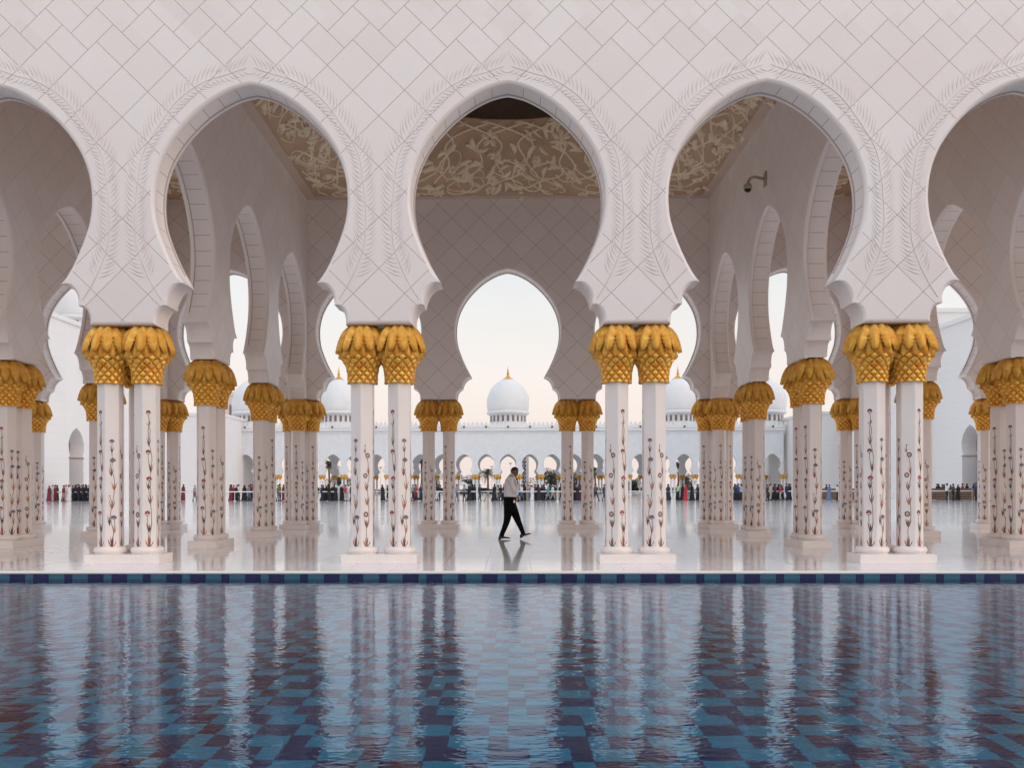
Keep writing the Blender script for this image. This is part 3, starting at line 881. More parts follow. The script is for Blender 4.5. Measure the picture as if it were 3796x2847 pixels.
# ------------------------------------------------------------------ floor
def floor_mat():
    t = NT('polished_floor_marble')
    P = t.pos(); x, y, z = t.xyz(P)
    g = S / 6
    fx = near_line(t, t.m('ADD', t.m('MULTIPLY', x, 1 / g), 0.5), 0.0055 / g)
    fy = near_line(t, t.m('MULTIPLY', y, 1 / (2 * g)), 0.0055 / (2 * g))
    near = t.m('LESS_THAN', y, 14.2)
    fx2 = near_line(t, t.m('MULTIPLY', x, 1 / 1.6), 0.007 / 1.6)
    fy2 = near_line(t, t.m('MULTIPLY', y, 1 / 1.6), 0.012 / 1.6)
    f = t.m('ADD', t.m('MULTIPLY', t.m('MAXIMUM', fx, fy), near), t.m('MULTIPLY', t.m('MAXIMUM', fx2, fy2), t.m('SUBTRACT', 0.8, t.m('MULTIPLY', near, 0.8))))
    nz = t.noise(0.7, 6, P, 0.6)
    c = t.mix(nz, (0.82, 0.78, 0.76), (0.89, 0.86, 0.845))
    side = t.m('MULTIPLY', t.m('GREATER_THAN', t.m('ABSOLUTE', x), 6.8), near)
    wrp = t.n('ShaderNodeTexNoise'); wrp.inputs['Scale'].default_value = .42; wrp.inputs['Detail'].default_value = .6; wrp.inputs['Distortion'].default_value = 1.6; t.t.links.new(P, wrp.inputs['Vector'])
    vine_ = t.m('MULTIPLY', near_line(t, t.m('MULTIPLY', wrp.outputs[0], 6.0), 0.045), side)
    wrp2 = t.n('ShaderNodeTexNoise'); wrp2.inputs['Scale'].default_value = .07; wrp2.inputs['Detail'].default_value = .6; wrp2.inputs['Distortion'].default_value = 1.8; t.t.links.new(P, wrp2.inputs['Vector'])
    vine2 = t.m('MULTIPLY', near_line(t, t.m('MULTIPLY', wrp2.outputs[0], 6.0), 0.03), t.m('SUBTRACT', 1.0, near))
    c = t.mix(t.m('MULTIPLY', t.m('ADD', vine_, vine2), 0.55), c, (0.42, 0.30, 0.24))
    c = t.mix(t.m('MULTIPLY', f, 0.85), c, (0.28, 0.22, 0.20))
    t.t.links.new(c, t.b.inputs['Base Color'])
    t.b.inputs['Roughness'].default_value = 0.07
    t.b.inputs['Specular IOR Level'].default_value = 0.5
    mp = t.n('ShaderNodeMapping'); mp.inputs['Scale'].default_value = (0.5, 1.0, 1.0); t.t.links.new(P, mp.inputs[0])
    w = t.noise(2.6, 3, mp.outputs[0], .6)
    w2 = t.noise(0.35, 1, P)
    far = t.rng(y, 13, 22, 0.05, 1.0)
    bm = t.n('ShaderNodeBump'); bm.inputs['Distance'].default_value = 0.018
    t.t.links.new(far, bm.inputs['Strength'])
    t.t.links.new(t.m('ADD', w, w2), bm.inputs['Height']); t.t.links.new(bm.outputs[0], t.b.inputs['Normal'])
    return t.mat
M_FLOOR = floor_mat()
EDGE = -1.352; WZ = -0.125; PX = 42.0; PN = -13.9
mb = MB()
def quad(mb, x0, y0, x1, y1, z, m=0):
    b = len(mb.v); mb.v += [(x0, y0, z), (x1, y0, z), (x1, y1, z), (x0, y1, z)]; mb.face([b, b + 1, b + 2, b + 3], m)
quad(mb, -260, EDGE + .035, 260, 175, 0)
mb.build('courtyard_floor', [M_FLOOR])['kind'] = 'structure'
mb = MB()
pr = [(EDGE + .035, 0.0), (EDGE + .018, -.003), (EDGE + .006, -.012), (EDGE, -.026), (EDGE, -.045), (EDGE + .03, -.047)]
mb.rings([[(x, y, z) for x in (-PX, PX)] for y, z in pr], 0, False, True, closed=False)
M_EDGE = simple('edge_marble', (0.82, 0.77, 0.74), 0.25, 0, .03, 1)
mb.build('pool_edge', [M_EDGE])['kind'] = 'structure'
mb = MB(); quad(mb, -260, -60, 260, PN, 0); quad(mb, -260, PN, -PX, EDGE + .035, 0); quad(mb, PX, PN, 260, EDGE + .035, 0)
mb.build('near_deck', [M_FLOOR])['kind'] = 'structure'
mb = MB(); quad(mb, -3000, 175, 3000, 4000, -0.01); quad(mb, -3000, -3000, 3000, -60, -.01); quad(mb, -3000, -60, -260, 175, -.01); quad(mb, 260, -60, 3000, 175, -.01)
mb.build('ground', [simple('pale_ground', (0.45, 0.40, 0.35), 0.9, 0, .1, .05)])['kind'] = 'structure'

# ------------------------------------------------------------------ pool tiles
def tile_mat(name, c, c2):
    t = NT(name)
    u0, v0 = t.uv()
    nz = t.noise(22, 4, t.pos(), 0.7)
    cc = t.mix(nz, c, c2)
    e = t.m('MAXIMUM', t.m('GREATER_THAN', t.m('ABSOLUTE', t.m('SUBTRACT', u0, 0.5)), 0.485), t.m('GREATER_THAN', t.m('ABSOLUTE', t.m('SUBTRACT', v0, 0.5)), 0.485))
    t.t.links.new(t.mix(t.m('MULTIPLY', e, .6), cc, (0.02, 0.03, 0.07)), t.b.inputs['Base Color'])
    t.b.inputs['Roughness'].default_value = 0.22
    return t.mat
M_TEAL = tile_mat('teal_rim_tile', (0.018, 0.095, 0.155), (0.035, 0.145, 0.22))
M_TEALF = tile_mat('teal_pool_tile', (0.0005, 0.23, 0.28), (0.001, 0.37, 0.43))
M_NAVY = tile_mat('navy_pool_tile', (0.002, 0.007, 0.065), (0.003, 0.012, 0.10))
UT = 0.120
SEQ = [(1, 2), (0, 1), (1, 2), (0, 2), (1, 1), (0, 2)]       # teal=1, run length
SEQU = [c for c, n in SEQ for _ in range(n)]
X_PH = (169.3 - 1883.5) / 3377.7 * 13.79
mb = MB()
x = X_PH - 10 * UT * 40
while x < PX:
    for c, n in SEQ:
        w = n * UT
        if x > -PX:
            for z0, z1 in ((-.17, -.04), (-.40, -.17), (-.63, -.40)):
                b = len(mb.v); mb.v += [(x, EDGE + .004, z0), (x + w, EDGE + .004, z0), (x + w, EDGE + .004, z1), (x, EDGE + .004, z1)]
                mb.face([b, b + 1, b + 2, b + 3], 1 - c, [(0, 0), (1, 0), (1, 1), (0, 1)])
        x += w
mb.build('pool_wall', [M_TEAL, M_NAVY])['kind'] = 'structure'
mb = MB()
FZ = -0.62; DY = 0.235
rt = random.Random(5)
y = EDGE + .004; row = 0
while y > PN:
    shu = row * 5 + (row // 3) * 1 + rt.choice((0, 0, 0, 1, -1))
    nu_ = int(PX * 1.24 / UT); x = -PX * .62
    i = 0
    while i < nu_:
        c = SEQU[(i + shu) % 10]; n = 1
        while SEQU[(i + n + shu) % 10] == c and n < 2: n += 1
        w = n * UT
        b = len(mb.v); mb.v += [(x, y - DY, FZ), (x + w, y - DY, FZ), (x + w, y, FZ), (x, y, FZ)]
        mb.face([b, b + 1, b + 2, b + 3], 1 - c, [(0, 0), (1, 0), (1, 1), (0, 1)])
        x += w; i += n
    y -= DY; row += 1
quad(mb, -PX, PN, PX, EDGE + .004, FZ - .01, 1)
b = len(mb.v); mb.v += [(-PX, PN, FZ), (PX, PN, FZ), (PX, PN, 0), (-PX, PN, 0)]; mb.face([b, b + 3, b + 2, b + 1], 1)
for xx in (-PX, PX):
    b = len(mb.v); mb.v += [(xx, PN, FZ), (xx, EDGE, FZ), (xx, EDGE, 0), (xx, PN, 0)]; mb.face([b, b + 1, b + 2, b + 3], 1)
mb.build('pool_floor', [M_TEALF, M_NAVY])['kind'] = 'structure'

def water_mat():
    t = NT('pool_water')
    t.t.nodes.remove(t.b)
    P = t.pos()
    mp = t.n('ShaderNodeMapping'); mp.inputs['Scale'].default_value = (0.75, 1.25, 1.0); mp.inputs['Rotation'].default_value = (0, 0, R(-14)); t.t.links.new(P, mp.inputs[0])
    x, y, z = t.xyz(P)
    a = t.noise(2.2, 1.5, mp.outputs[0], 0.5); b_ = t.noise(11, 2.0, mp.outputs[0], 0.5); c = t.noise(24, 1.5, mp.outputs[0], 0.5)
    h = t.m('ADD', t.m('ADD', t.m('MULTIPLY', a, 0.55), t.m('MULTIPLY', b_, 0.30)), t.m('MULTIPLY', c, 0.11))
    bm = t.n('ShaderNodeBump'); bm.inputs['Distance'].default_value = 0.0145
    # livelier chop towards the left end of the pool, as the breeze has it
    patch = t.rng(t.noise(0.22, 3, P, .6), 0.35, 0.65, 0.55, 1.15)
    t.t.links.new(t.m('MULTIPLY', t.rng(x, -6, 5, 1.0, 0.66), patch), bm.inputs['Strength'])
    t.t.links.new(h, bm.inputs['Height'])
    fr_ = t.n('ShaderNodeFresnel'); fr_.inputs['IOR'].default_value = 1.355; t.t.links.new(bm.outputs[0], fr_.inputs['Normal'])
    gl = t.n('ShaderNodeBsdfGlossy'); gl.inputs['Roughness'].default_value = 0.008; gl.inputs['Color'].default_value = (0.82, 0.88, 1, 1); t.t.links.new(bm.outputs[0], gl.inputs['Normal'])
    tr = t.n('ShaderNodeBsdfRefraction'); tr.inputs['IOR'].default_value = 1.33; tr.inputs['Roughness'].default_value = 0.0; tr.inputs['Color'].default_value = (0.34, 0.80, 0.96, 1); t.t.links.new(bm.outputs[0], tr.inputs['Normal'])
    mx = t.n('ShaderNodeMixShader'); t.t.links.new(fr_.outputs[0], mx.inputs[0]); t.t.links.new(tr.outputs[0], mx.inputs[1]); t.t.links.new(gl.outputs[0], mx.inputs[2])
    t.t.links.new(mx.outputs[0], t.out.inputs['Surface'])
    return t.mat
mb = MB(); quad(mb, -PX, PN, PX, EDGE + .004, WZ)
mb.build('water', [water_mat()])['kind'] = 'structure'

# ================================================================== far side of the courtyard
def ux(u, D):            # photo column -> metres across at distance D from the camera (for measuring the place)
    return (u - 1883.5) / 3377.7 * D
def vz(v, D):
    return 1.25 + (1811.8 - v) / 3377.7 * D
FY = 163.0; FD = FY + 15.15
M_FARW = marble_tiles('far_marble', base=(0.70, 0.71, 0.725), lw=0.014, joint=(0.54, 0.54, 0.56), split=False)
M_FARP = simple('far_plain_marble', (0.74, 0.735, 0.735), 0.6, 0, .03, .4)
M_WIN = simple('dark_lattice_window', (0.20, 0.15, 0.14), 0.5)
K = 12.5
far = empty('courtyard_arcade', (0, FY, 0))
tag(far, 'long white arcade building across the courtyard with crenellated parapet', 'building')
aw = arch_wall(-K, K, 12.55, 1, 0.6)
aw.build('arcade_front', [M_FARW, M_FARP], far)
aw = arch_wall(-K, K, 12.3, 1, 0.6)
aw.build('arcade_rear', [M_FARW, M_FARP], far, (0, 3 * S, 0))
mb = MB(); mb.box(-K * S, 0.65, 11.9, K * S, 3 * S - .05, 12.28); mb.build('arcade_roof', [M_FARP], far)
mb = MB()
mb.box(-K * S - .2, -.18, 12.15, K * S + .2, -.004, 12.30); mb.box(-K * S - .2, -.32, 12.56, K * S + .2, .8, 12.80)
mb.box(-K * S - .2, -.20, 12.805, K * S + .2, .6, 13.10); mb.box(-K * S - .2, -.34, 13.105, K * S + .2, .7, 13.25); mb.box(-K * S - .2, -.1, 13.255, K * S + .2, .5, 13.55)
mb.build('cornice', [M_FARP], far)
mb = MB(); x = -K * S; p = S / 5
while x < K * S:
    c = x + p / 2
    sh = [(-.38, 0), (-.40, .16), (-.20, .26), (-.30, .46), (-.20, .62), (-.07, .72), (0, 1.08), (.07, .72), (.20, .62), (.30, .46), (.20, .26), (.40, .16), (.38, 0)]
    b = len(mb.v)
    for y in (0.05, .28):
        mb.v += [(c + a, y, 13.55 + h) for a, h in sh]
    n = len(sh)
    for i in range(n - 1): mb.face([b + i, b + i + 1, b + n + i + 1, b + n + i], 0)
    for which in (0, 1):
        for i in range(n // 2):
            q = [b + which * n + i, b + which * n + i + 1, b + which * n + n - 2 - i, b + which * n + n - 1 - i]
            if i == n // 2 - 1: q = q[:3] if q[1] == q[2] else q
            q = list(dict.fromkeys(q))
            mb.face(q if which == 0 else q[::-1], 0)
    x += p
mb.build('parapet', [M_FARP], far)
mb = MB(); mb.lathe([(.01, -.22), (.16, -.14), (.2, 0), (.14, .16), (.01, .2)], 8); me = mb.mesh('floodlight', [simple('black_metal', (.02, .02, .025), .4)])
for i in range(int(-K), int(K) + 1):
    link('floodlight', me, far, (i * S + S / 2 if False else i * S + 0.0, -.45, 13.32))

def far_col_mesh():
    mb = MB()
    mb.lathe([(.30, 0), (.30, .15), (.27, .16), (.27, .26), (.2, .28), (.195, 3.08)], 8, 0, smooth=False)
    mb.lathe([(.2, 3.05), (.23, 3.2), (.34, 3.45), (.43, 3.6), (.41, 3.85), (.3, 3.98)], 12, 1)
    return mb
fc = far_col_mesh(); me_fc = fc.mesh('marble_column', [M_FARP, M_GOLDFAR])
for row in (0, 3):
    for i in range(int(2 * K) + 1):
        k = -K + i
        if abs(k) > K: continue
        for d in (-.314, .314):
            o = link('marble_column', me_fc, None, (k * S + d, FY + .3 + row * S, 0))
            tag(o, 'small distant column with gold capital in the %s of the arcade across the courtyard' % ('front row' if row == 0 else 'rear row'), 'column', 'columns of the far arcade, ' + ('front' if row == 0 else 'rear'))
# domes on the far building
def dome(x, y, z0, rad, label):
    s_ = rad / 4.28
    o = empty('dome', (x, y, z0)); tag(o, label, 'dome', 'white domes on the skyline')
    mb = MB(); mb.lathe([(r * s_, z * s_) for r, z in ((3.75, -2.6), (3.75, .35), (3.62, .36), (3.62, 1.72), (3.80, 1.74), (4.1, 1.95), (4.34, 2.1), (4.34, 2.35), (4.2, 2.4), (4.2, 2.6), (4.05, 2.62))], 48)
    mb.build('drum', [M_FARP], o)
    mb = MB()
    pr = catmull([(4.05, 2.62), (4.22, 3.2), (4.30, 4.1), (4.26, 5.0), (4.02, 6.0), (3.5, 7.05), (2.7, 8.0), (1.7, 8.75), (.75, 9.2), (.05, 9.4)], 3)
    mb.lathe([(r * s_, z * s_) for r, z in pr], 48); mb.build('dome_shell', [M_FARP], o)
    mb = MB()
    mb.lathe([(r * s_, z * s_) for r, z in ((1.2, 9.0), (1.12, 9.12), (.75, 9.3), (.35, 9.7), (.16, 9.95), (.30, 10.1), (.30, 10.2), (.13, 10.35), (.24, 10.55), (.12, 10.75), (.18, 10.95), (.07, 11.1), (.05, 11.5), (.01, 11.9))], 12)
    mb.build('finial', [M_GOLDFAR], o)
    mw = MB(); w = .24 * s_
    pts = [(-w, .40 * s_), (w, .40 * s_), (w, 1.35 * s_), (w * .6, 1.58 * s_), (0, 1.66 * s_), (-w * .6, 1.58 * s_), (-w, 1.35 * s_)]
    rr = 3.66 * s_
    b = len(mw.v)
    for yy in (-rr, -rr + .25): mw.v += [(px_, yy, pz) for px_, pz in pts]
    n = len(pts); mw.face([b + i for i in range(n)], 0)
    for i in range(n): mw.face([b + i, b + n + i, b + n + (i + 1) % n, b + (i + 1) % n], 0)
    me = mw.mesh('window', [M_WIN])
    for i in range(22):
        q = link('window', me, o); q.rotation_euler = (0, 0, 2 * PI * i / 22)
    return o
dn = {0: 'white dome with gold finial seen through the central arch', -8: 'white dome partly hidden behind the gold capitals left of centre', 8: 'white dome partly hidden behind the gold capitals right of centre'}
for k, lab in dn.items(): dome(k * S, FY + 6.5, 14.3, 4.28, lab)
dome(-51.6, FY + 6.5, 14.3, 4.28, 'leftmost dome of the far building, beside the pink tower')
dome(51.8, FY + 6.5, 14.3, 4.28, 'rightmost dome of the far building')

# tower behind the far left corner, warm sunlight put into its pink colour
M_PINK = simple('pink_lit_marble', (0.74, 0.64, 0.60), 0.6, 0, .03, .4)
tw = empty('tower', (ux(856, 215), 200, 0)); tag(tw, 'slender pale pink tower behind the parapet at far left', 'tower')
mb = MB(); mb.box(-1.25, -1.25, 0, 1.25, 1.25, 23.2); mb.box(-1.45, -1.45, 23.2, 1.45, 1.45, 23.8); mb.box(-1.1, -1.1, 23.8, 1.1, 1.1, 24.2); mb.build('tower_shaft', [M_PINK], tw)
mb = MB(); pts = [(-.28, 16.5), (.28, 16.5), (.28, 20.6), (.15, 21.1), (0, 21.3), (-.15, 21.1), (-.28, 20.6)]
mb.v = [(a, -1.27, b_) for a, b_ in pts]; mb.face(range(7), 0); mb.build('window', [M_WIN], tw)

# ---- big side halls: pale walls flanking the courtyard
M_HALL = simple('hall_marble', (0.76, 0.735, 0.73), 0.6, 0, .025, .3)
def hall_mat():
    t = NT('hall_course_marble'); P = t.pos(); x, y, z = t.xyz(P)
    f = near_line(t, t.m('MULTIPLY', z, 1 / 0.9), 0.012)
    c = t.mix(t.noise(.25, 4, P), (0.73, 0.70, 0.69), (0.78, 0.76, 0.755))
    t.t.links.new(t.mix(t.m('MULTIPLY', f, .45), c, (.5, .45, .44)), t.b.inputs['Base Color']); t.b.inputs['Roughness'].default_value = .6
    return t.mat
M_HALLC = hall_mat()
def side_hall(sg, xw, ya, yb, label):
    o = empty('prayer_hall', (sg * xw, 0, 0)); tag(o, label, 'building')
    mb = MB()
    # courtyard-side wall (plane x=0 local) from y=70 to 99, portal arch 100..104 recessed, then on to 112
    def bx(x0, y0, z0, x1, y1, z1): mb.box(min(sg * x0, sg * x1), y0, z0, max(sg * x0, sg * x1), y1, z1)
    H = 19.6
    bx(0, 40, 0, 3.0, ya, H)
    bx(0, yb, 0, 3.0, 98, H)
    bx(3.0, 40, 0, 30, 98, H - .02)
    bx(-.25, 40, H, 3.2, 98, H + .5)
    bx(5, 102, 15.6, 20, 120, 21.4)
    bx(0, 98.02, 0, 30, 118, 15.5); bx(-2.4, 94, 0, -.01, 97.6, 15.5); bx(-2.6, 93.8, 15.5, 0, 97.8, 15.9)
    mb.build('wall', [M_HALLC], o)
    # arch over the portal: horseshoe outline filled above
    mb = MB(); w = (yb - ya) / 2; ymid = (ya + yb) / 2
    pts = [(-w * .80, 0), (-w * .80, 4.6), (-w * .93, 4.75), (-w * .72, 4.9), (-w * .85, 5.6), (-w * .88, 6.3), (-w * .72, 7.1), (-w * .4, 7.75), (0, 8.15)]
    full = pts + [(-a, b_) for a, b_ in pts[-2::-1]]
    poly = [Vector((a, b_, 0)) for a, b_ in full] + [Vector((w, 0, 0)), Vector((w, H, 0)), Vector((-w, H, 0)), Vector((-w, 0, 0))]
    tr = tessellate_polygon([poly])
    for xx in (0.0, 1.6):
        b = len(mb.v); mb.v += [(sg * xx, ymid + p_.x, p_.y) for p_ in poly]
        for t3 in tr: mb.face([b + i for i in t3], 0)
    b = len(mb.v)
    for xx in (0, 1.6): mb.v += [(sg * xx, ymid + a, b_) for a, b_ in full]
    n = len(full)
    for i in range(n - 1): mb.face([b + i, b + i + 1, b + n + i + 1, b + n + i], 0)
    mb.build('portal_arch', [M_HALL], o)
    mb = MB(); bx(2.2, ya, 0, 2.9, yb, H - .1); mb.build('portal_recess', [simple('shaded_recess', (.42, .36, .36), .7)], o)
    mb = MB(); bx(2.05, ymid - 1.1, 0, 2.19, ymid + 1.1, 3.6); mb.build('door', [simple('dark_door', (.06, .04, .045), .5)], o)
    return o
side_hall(-1, 48.5, 84.6, 88.8, 'tall white hall with an arched portal at the left side of the courtyard')
side_hall(1, 50.0, 82.0, 86.2, 'tall white hall with an arched portal at the right side of the courtyard')
# closed corner pavilions between halls and far arcade
for sg, lab in ((-1, 'plain white corner pavilion between left hall and far arcade'), (1, 'plain white corner pavilion between right hall and far arcade')):
    o = empty('corner_pavilion', (sg * 68, 150, 0)); tag(o, lab, 'building')
    mb = MB(); a, b_ = (52.2 if sg < 0 else 54.5) - 68, 95 - 68
    x0, x1 = sorted((sg * a, sg * b_))
    mb.box(x0, 0, 0, x1, 30, 14.6); mb.build('wall', [M_HALLC], o)
    mb = MB(); mb.box(x0 - .2, -.25, 14.6, x1 + .2, 30.2, 15.1); mb.build('cornice', [M_FARP], o)
dome(-59.9, 112, 23.2, 3.4, 'white dome with a ring of small windows above the left hall')
o = empty('prayer_hall', (75, 116, 0)); tag(o, 'tall flat roofed white block rising behind the right hall', 'building')
mb = MB(); mb.box(-15, 4.0, 0, 25, 30, 27.2); mb.build('wall', [M_HALL], o)
mb = MB(); mb.box(-15.2, 3.8, 27.2, 25.2, 30.2, 27.8); mb.build('cornice', [M_FARP], o)

# ------------------------------------------------------------------ garden beyond the far arcade
def leaf_tree(x, y, h, r, label, n=1500, seed=1, colr=(0.045, 0.06, 0.03), group='trees beyond the far arcade'):
    o = empty('tree', (x, y, 0)); tag(o, label, 'tree', group)
    rr = random.Random(seed)
    mb = MB(); mb.tube([(0, 0, 0), (.1, 0, h * .3), (0, .1, h * .6)], [h * .05, h * .035, h * .02], 7)
    for k in range(5):
        a = rr.uniform(0, 6.28); mb.tube([(0.05, 0, h * .35), (math.cos(a) * r * .5, math.sin(a) * r * .5, h * .65)], [h * .022, h * .01], 5)
    mb.build('trunk', [M_BARK], o)
    mb = MB()
    cl = [(rr.gauss(0, r * .42), rr.gauss(0, r * .42), h * .62 + rr.gauss(0, h * .15), rr.uniform(.25, .5) * r) for _ in range(16)]
    for _ in range(n):
        cx, cyy, cz, cr_ = rr.choice(cl)
        d = Vector((rr.gauss(0, 1), rr.gauss(0, 1), rr.gauss(0, 1))).normalized() * cr_ * rr.uniform(.6, 1.05)
        p_ = Vector((cx, cyy, max(.25, cz))) + d; sz = rr.uniform(.05, .12) * (r / 2.5)
        a = Vector((rr.gauss(0, 1), rr.gauss(0, 1), rr.gauss(0, 1))).normalized() * sz; b_ = Vector((rr.gauss(0, 1), rr.gauss(0, 1), rr.gauss(0, 1))).normalized() * sz
        i0 = mb.vert(*(p_ - a)); i1 = mb.vert(*(p_ + b_)); i2 = mb.vert(*(p_ + a)); i3 = mb.vert(*(p_ - b_)); mb.face((i0, i1, i2, i3))
    mb.build('crown', [simple('foliage_%d' % seed, colr, .7, 0, .35, .8)], o)
M_BARK = simple('bark', (.26, .20, .15), .9)
def palm(x, y, h, r, label, seed=1, hang=0.9):
    o = empty('palm_tree', (x, y, 0)); tag(o, label, 'palm', 'palms beyond the far arcade')
    rr = random.Random(seed)
    mb = MB(); mb.tube([(0, 0, 0), (.08, 0, h * .5), (0, 0, h)], [.28, .22, .2], 8); mb.build('trunk', [M_BARK], o)
    mb = MB()
    for k in range(46):
        a = rr.uniform(0, 2 * PI); el = rr.uniform(-.5, 1.35)
        ln = r * rr.uniform(.85, 1.1); pts = []
        for i in range(9):
            f = i / 8
            hx_ = math.cos(el) * ln * f; hz = math.sin(el) * ln * f - hang * ln * .55 * f * f
            pts.append(Vector((math.cos(a) * hx_, math.sin(a) * hx_, h + hz)))
        side = Vector((-math.sin(a), math.cos(a), 0))
        for i in range(1, 9):
            for q in (0, .5):
                p_ = pts[i - 1].lerp(pts[i], q); l = ln * .20 * (1 - abs(i / 8 - .45))
                d = (pts[i] - pts[i - 1]).normalized()
                for sgn in (-1, 1):
                    tip = p_ + side * sgn * l + d * l * .7 - Vector((0, 0, l * .35))
                    i0 = mb.vert(*p_); i1 = mb.vert(*(p_ + d * .09)); i2 = mb.vert(*tip); mb.face((i0, i1, i2))
        mb.tube(pts, [.03] * 8 + [.008], 4, cap=False)
    mb.build('fronds', [simple('palm_fronds_%d' % seed, (0.115, 0.125, 0.065), .6, 0, .35, 1)], o)
TD = 205.0; TY = TD - 15.15
palm(ux(1808, TD), TY, 4.6, 2.5, 'green date palm seen left of the walking guard through a far arch', 3)
palm(ux(1562, TD), TY, 7.3, 2.4, 'palm seen beside the left back row column through a far arch', 4)
palm(ux(1218, TD), TY, 6.2, 3.0, 'palm seen left of the second front pier through a far arch', 5)
palm(ux(2205, TD + 6), TY + 6, 5.2, 2.1, 'palm seen right of the right back row pair', 6)
palm(ux(2512, TD), TY, 6.2, 2.0, 'palm seen right of the third front pier', 7)
for i, (u, h, r, lab, cc) in enumerate((
        (1258, 4.6, 2.6, 'dark tree behind the crowd left of the second front pier', (.05, .065, .035)),
        (1612, 3.9, 2.0, 'low tree between the two left back row columns', (.06, .075, .045)),
        (1740, 4.2, 2.2, 'small dark tree beside the white tent', (.05, .06, .04)),
        (2040, 5.4, 3.4, 'round grey green tree to the right of the guard and pylon', (.075, .085, .065)),
        (2130, 4.8, 3.0, 'bushy tree seen between the right back row columns', (.07, .08, .06)),
        (2356, 3.3, 2.3, 'clipped dark tree seen inside the third front pier', (.035, .045, .03)),
        (2545, 4.2, 2.2, 'leafy tree seen right of the third front pier', (.07, .08, .05)),
        (928, 5.5, 2.6, 'brown green tree at the far left corner of the arcade', (.09, .085, .06)))):
    leaf_tree(ux(u, TD), TY + (i % 3), h, r, lab, 4200, 11 + i, cc)
mb = MB(); rr = random.Random(2)
for i in range(9000):
    x = rr.uniform(-46, 46)
    if -3 < x < 1.5: continue
    y = rr.uniform(-1, 1); z = rr.uniform(.1, 1.1) + .25 * math.sin(x * .7)
    a = Vector((rr.gauss(0, .16), rr.gauss(0, .16), rr.gauss(0, .16))); b_ = Vector((rr.gauss(0, .16), rr.gauss(0, .16), rr.gauss(0, .16)))
    p_ = Vector((x, y, max(.1, z)))
    i0 = mb.vert(*(p_ - a)); i1 = mb.vert(*(p_ + b_)); i2 = mb.vert(*(p_ + a)); i3 = mb.vert(*(p_ - b_)); mb.face((i0, i1, i2, i3))
o = mb.build('hedge', [simple('hedge_green', (.035, .045, .028), .8, 0, .3, 1)], None, (0, 193, 0)); tag(o, 'low dark hedge planting beyond the far arcade', 'hedge', kind='stuff')
# tent
tn = empty('tent', (ux(1716, 200), 185, 0)); tag(tn, 'small white peaked tent beside a far arcade column', 'tent')
mb = MB(); b = len(mb.v); mb.v += [(-1.5, -1.5, 1.9), (1.5, -1.5, 1.9), (1.5, 1.5, 1.9), (-1.5, 1.5, 1.9), (0, 0, 2.9)]
for i in range(4): mb.face((i, (i + 1) % 4, 4))
mb.build('canopy', [flat((.75, .73, .70))], tn)
mb = MB()
for a, c in ((-1.4, -1.4), (1.4, -1.4), (1.4, 1.4), (-1.4, 1.4)): mb.box(a - .05, c - .05, 0, a + .05, c + .05, 1.9)
mb.build('frame', [M_WIN], tn)
# pylon with seven round emblems
PD = 214.0
M_PYL = simple('pylon_panel', (.60, .57, .56), .6); M_EMB = simple('emblem_dark', (.05, .045, .06), .5)
py = empty('sign_pylon', (ux(1945, PD), PD - 15.15, 0)); tag(py, 'tall pale pylon with a column of round dark emblems, right of the guard', 'pylon')
mb = MB(); mb.box(-.95, -.2, 0, .95, .2, 10.6); mb.box(-1.0, -.25, 10.6, 1.0, .25, 10.8); mb.build('panel', [M_PYL], py)
for i, v in enumerate((1697.5, 1712.8, 1728, 1742, 1756, 1771, 1785.6)):
    zz = vz(v, PD); mb = MB(); n = 20; rO = .46
    b = len(mb.v)
    mb.v += [(math.cos(2 * PI * k / n) * rO, -.215, math.sin(2 * PI * k / n) * rO * .95) for k in range(n)]
    mb.face(range(n), 0)
    b = len(mb.v)
    for rO2 in (.30, .22):
        mb.v += [(-.03 + math.cos(PI * .9 * k / 8 + i) * rO2, -.222, math.sin(PI * .9 * k / 8 + i) * rO2) for k in range(9)]
    for k in range(8): mb.face((b + k, b + k + 1, b + 10 + k, b + 9 + k), 1)
    b = len(mb.v); mb.v += [(.02 + math.cos(2 * PI * k / 8) * .10, -.222, .02 + math.sin(2 * PI * k / 8) * .12) for k in range(8)]; mb.face(range(b, b + 8), 1)
    mb.build('emblem', [M_EMB, M_PYL], py, (-.12, 0, zz))
def lamp(u, vtop, D, label):
    o = empty('street_lamp', (ux(u, D), D - 15.15, 0)); tag(o, label, 'street lamp', 'lamps beyond the far arcade')
    h = vz(vtop, D)
    mb = MB(); mb.tube([(0, 0, 0), (0, 0, h)], [.09, .05], 6); mb.build('pole', [M_PYL], o)
    mb = MB(); mb.lathe([(.02, h), (.3, h + .05), (.42, h + .3), (.3, h + .5), (.02, h + .55)], 10); mb.build('lamp_head', [M_PYL], o)
lamp(1892.5, 1722, 240, 'thin lamp post with round head just left of the guard')
lamp(1823.5, 1734, 240, 'thin lamp post above the date palm')
lamp(1411, 1737, 240, 'thin lamp post seen between the shafts of the second front pier')

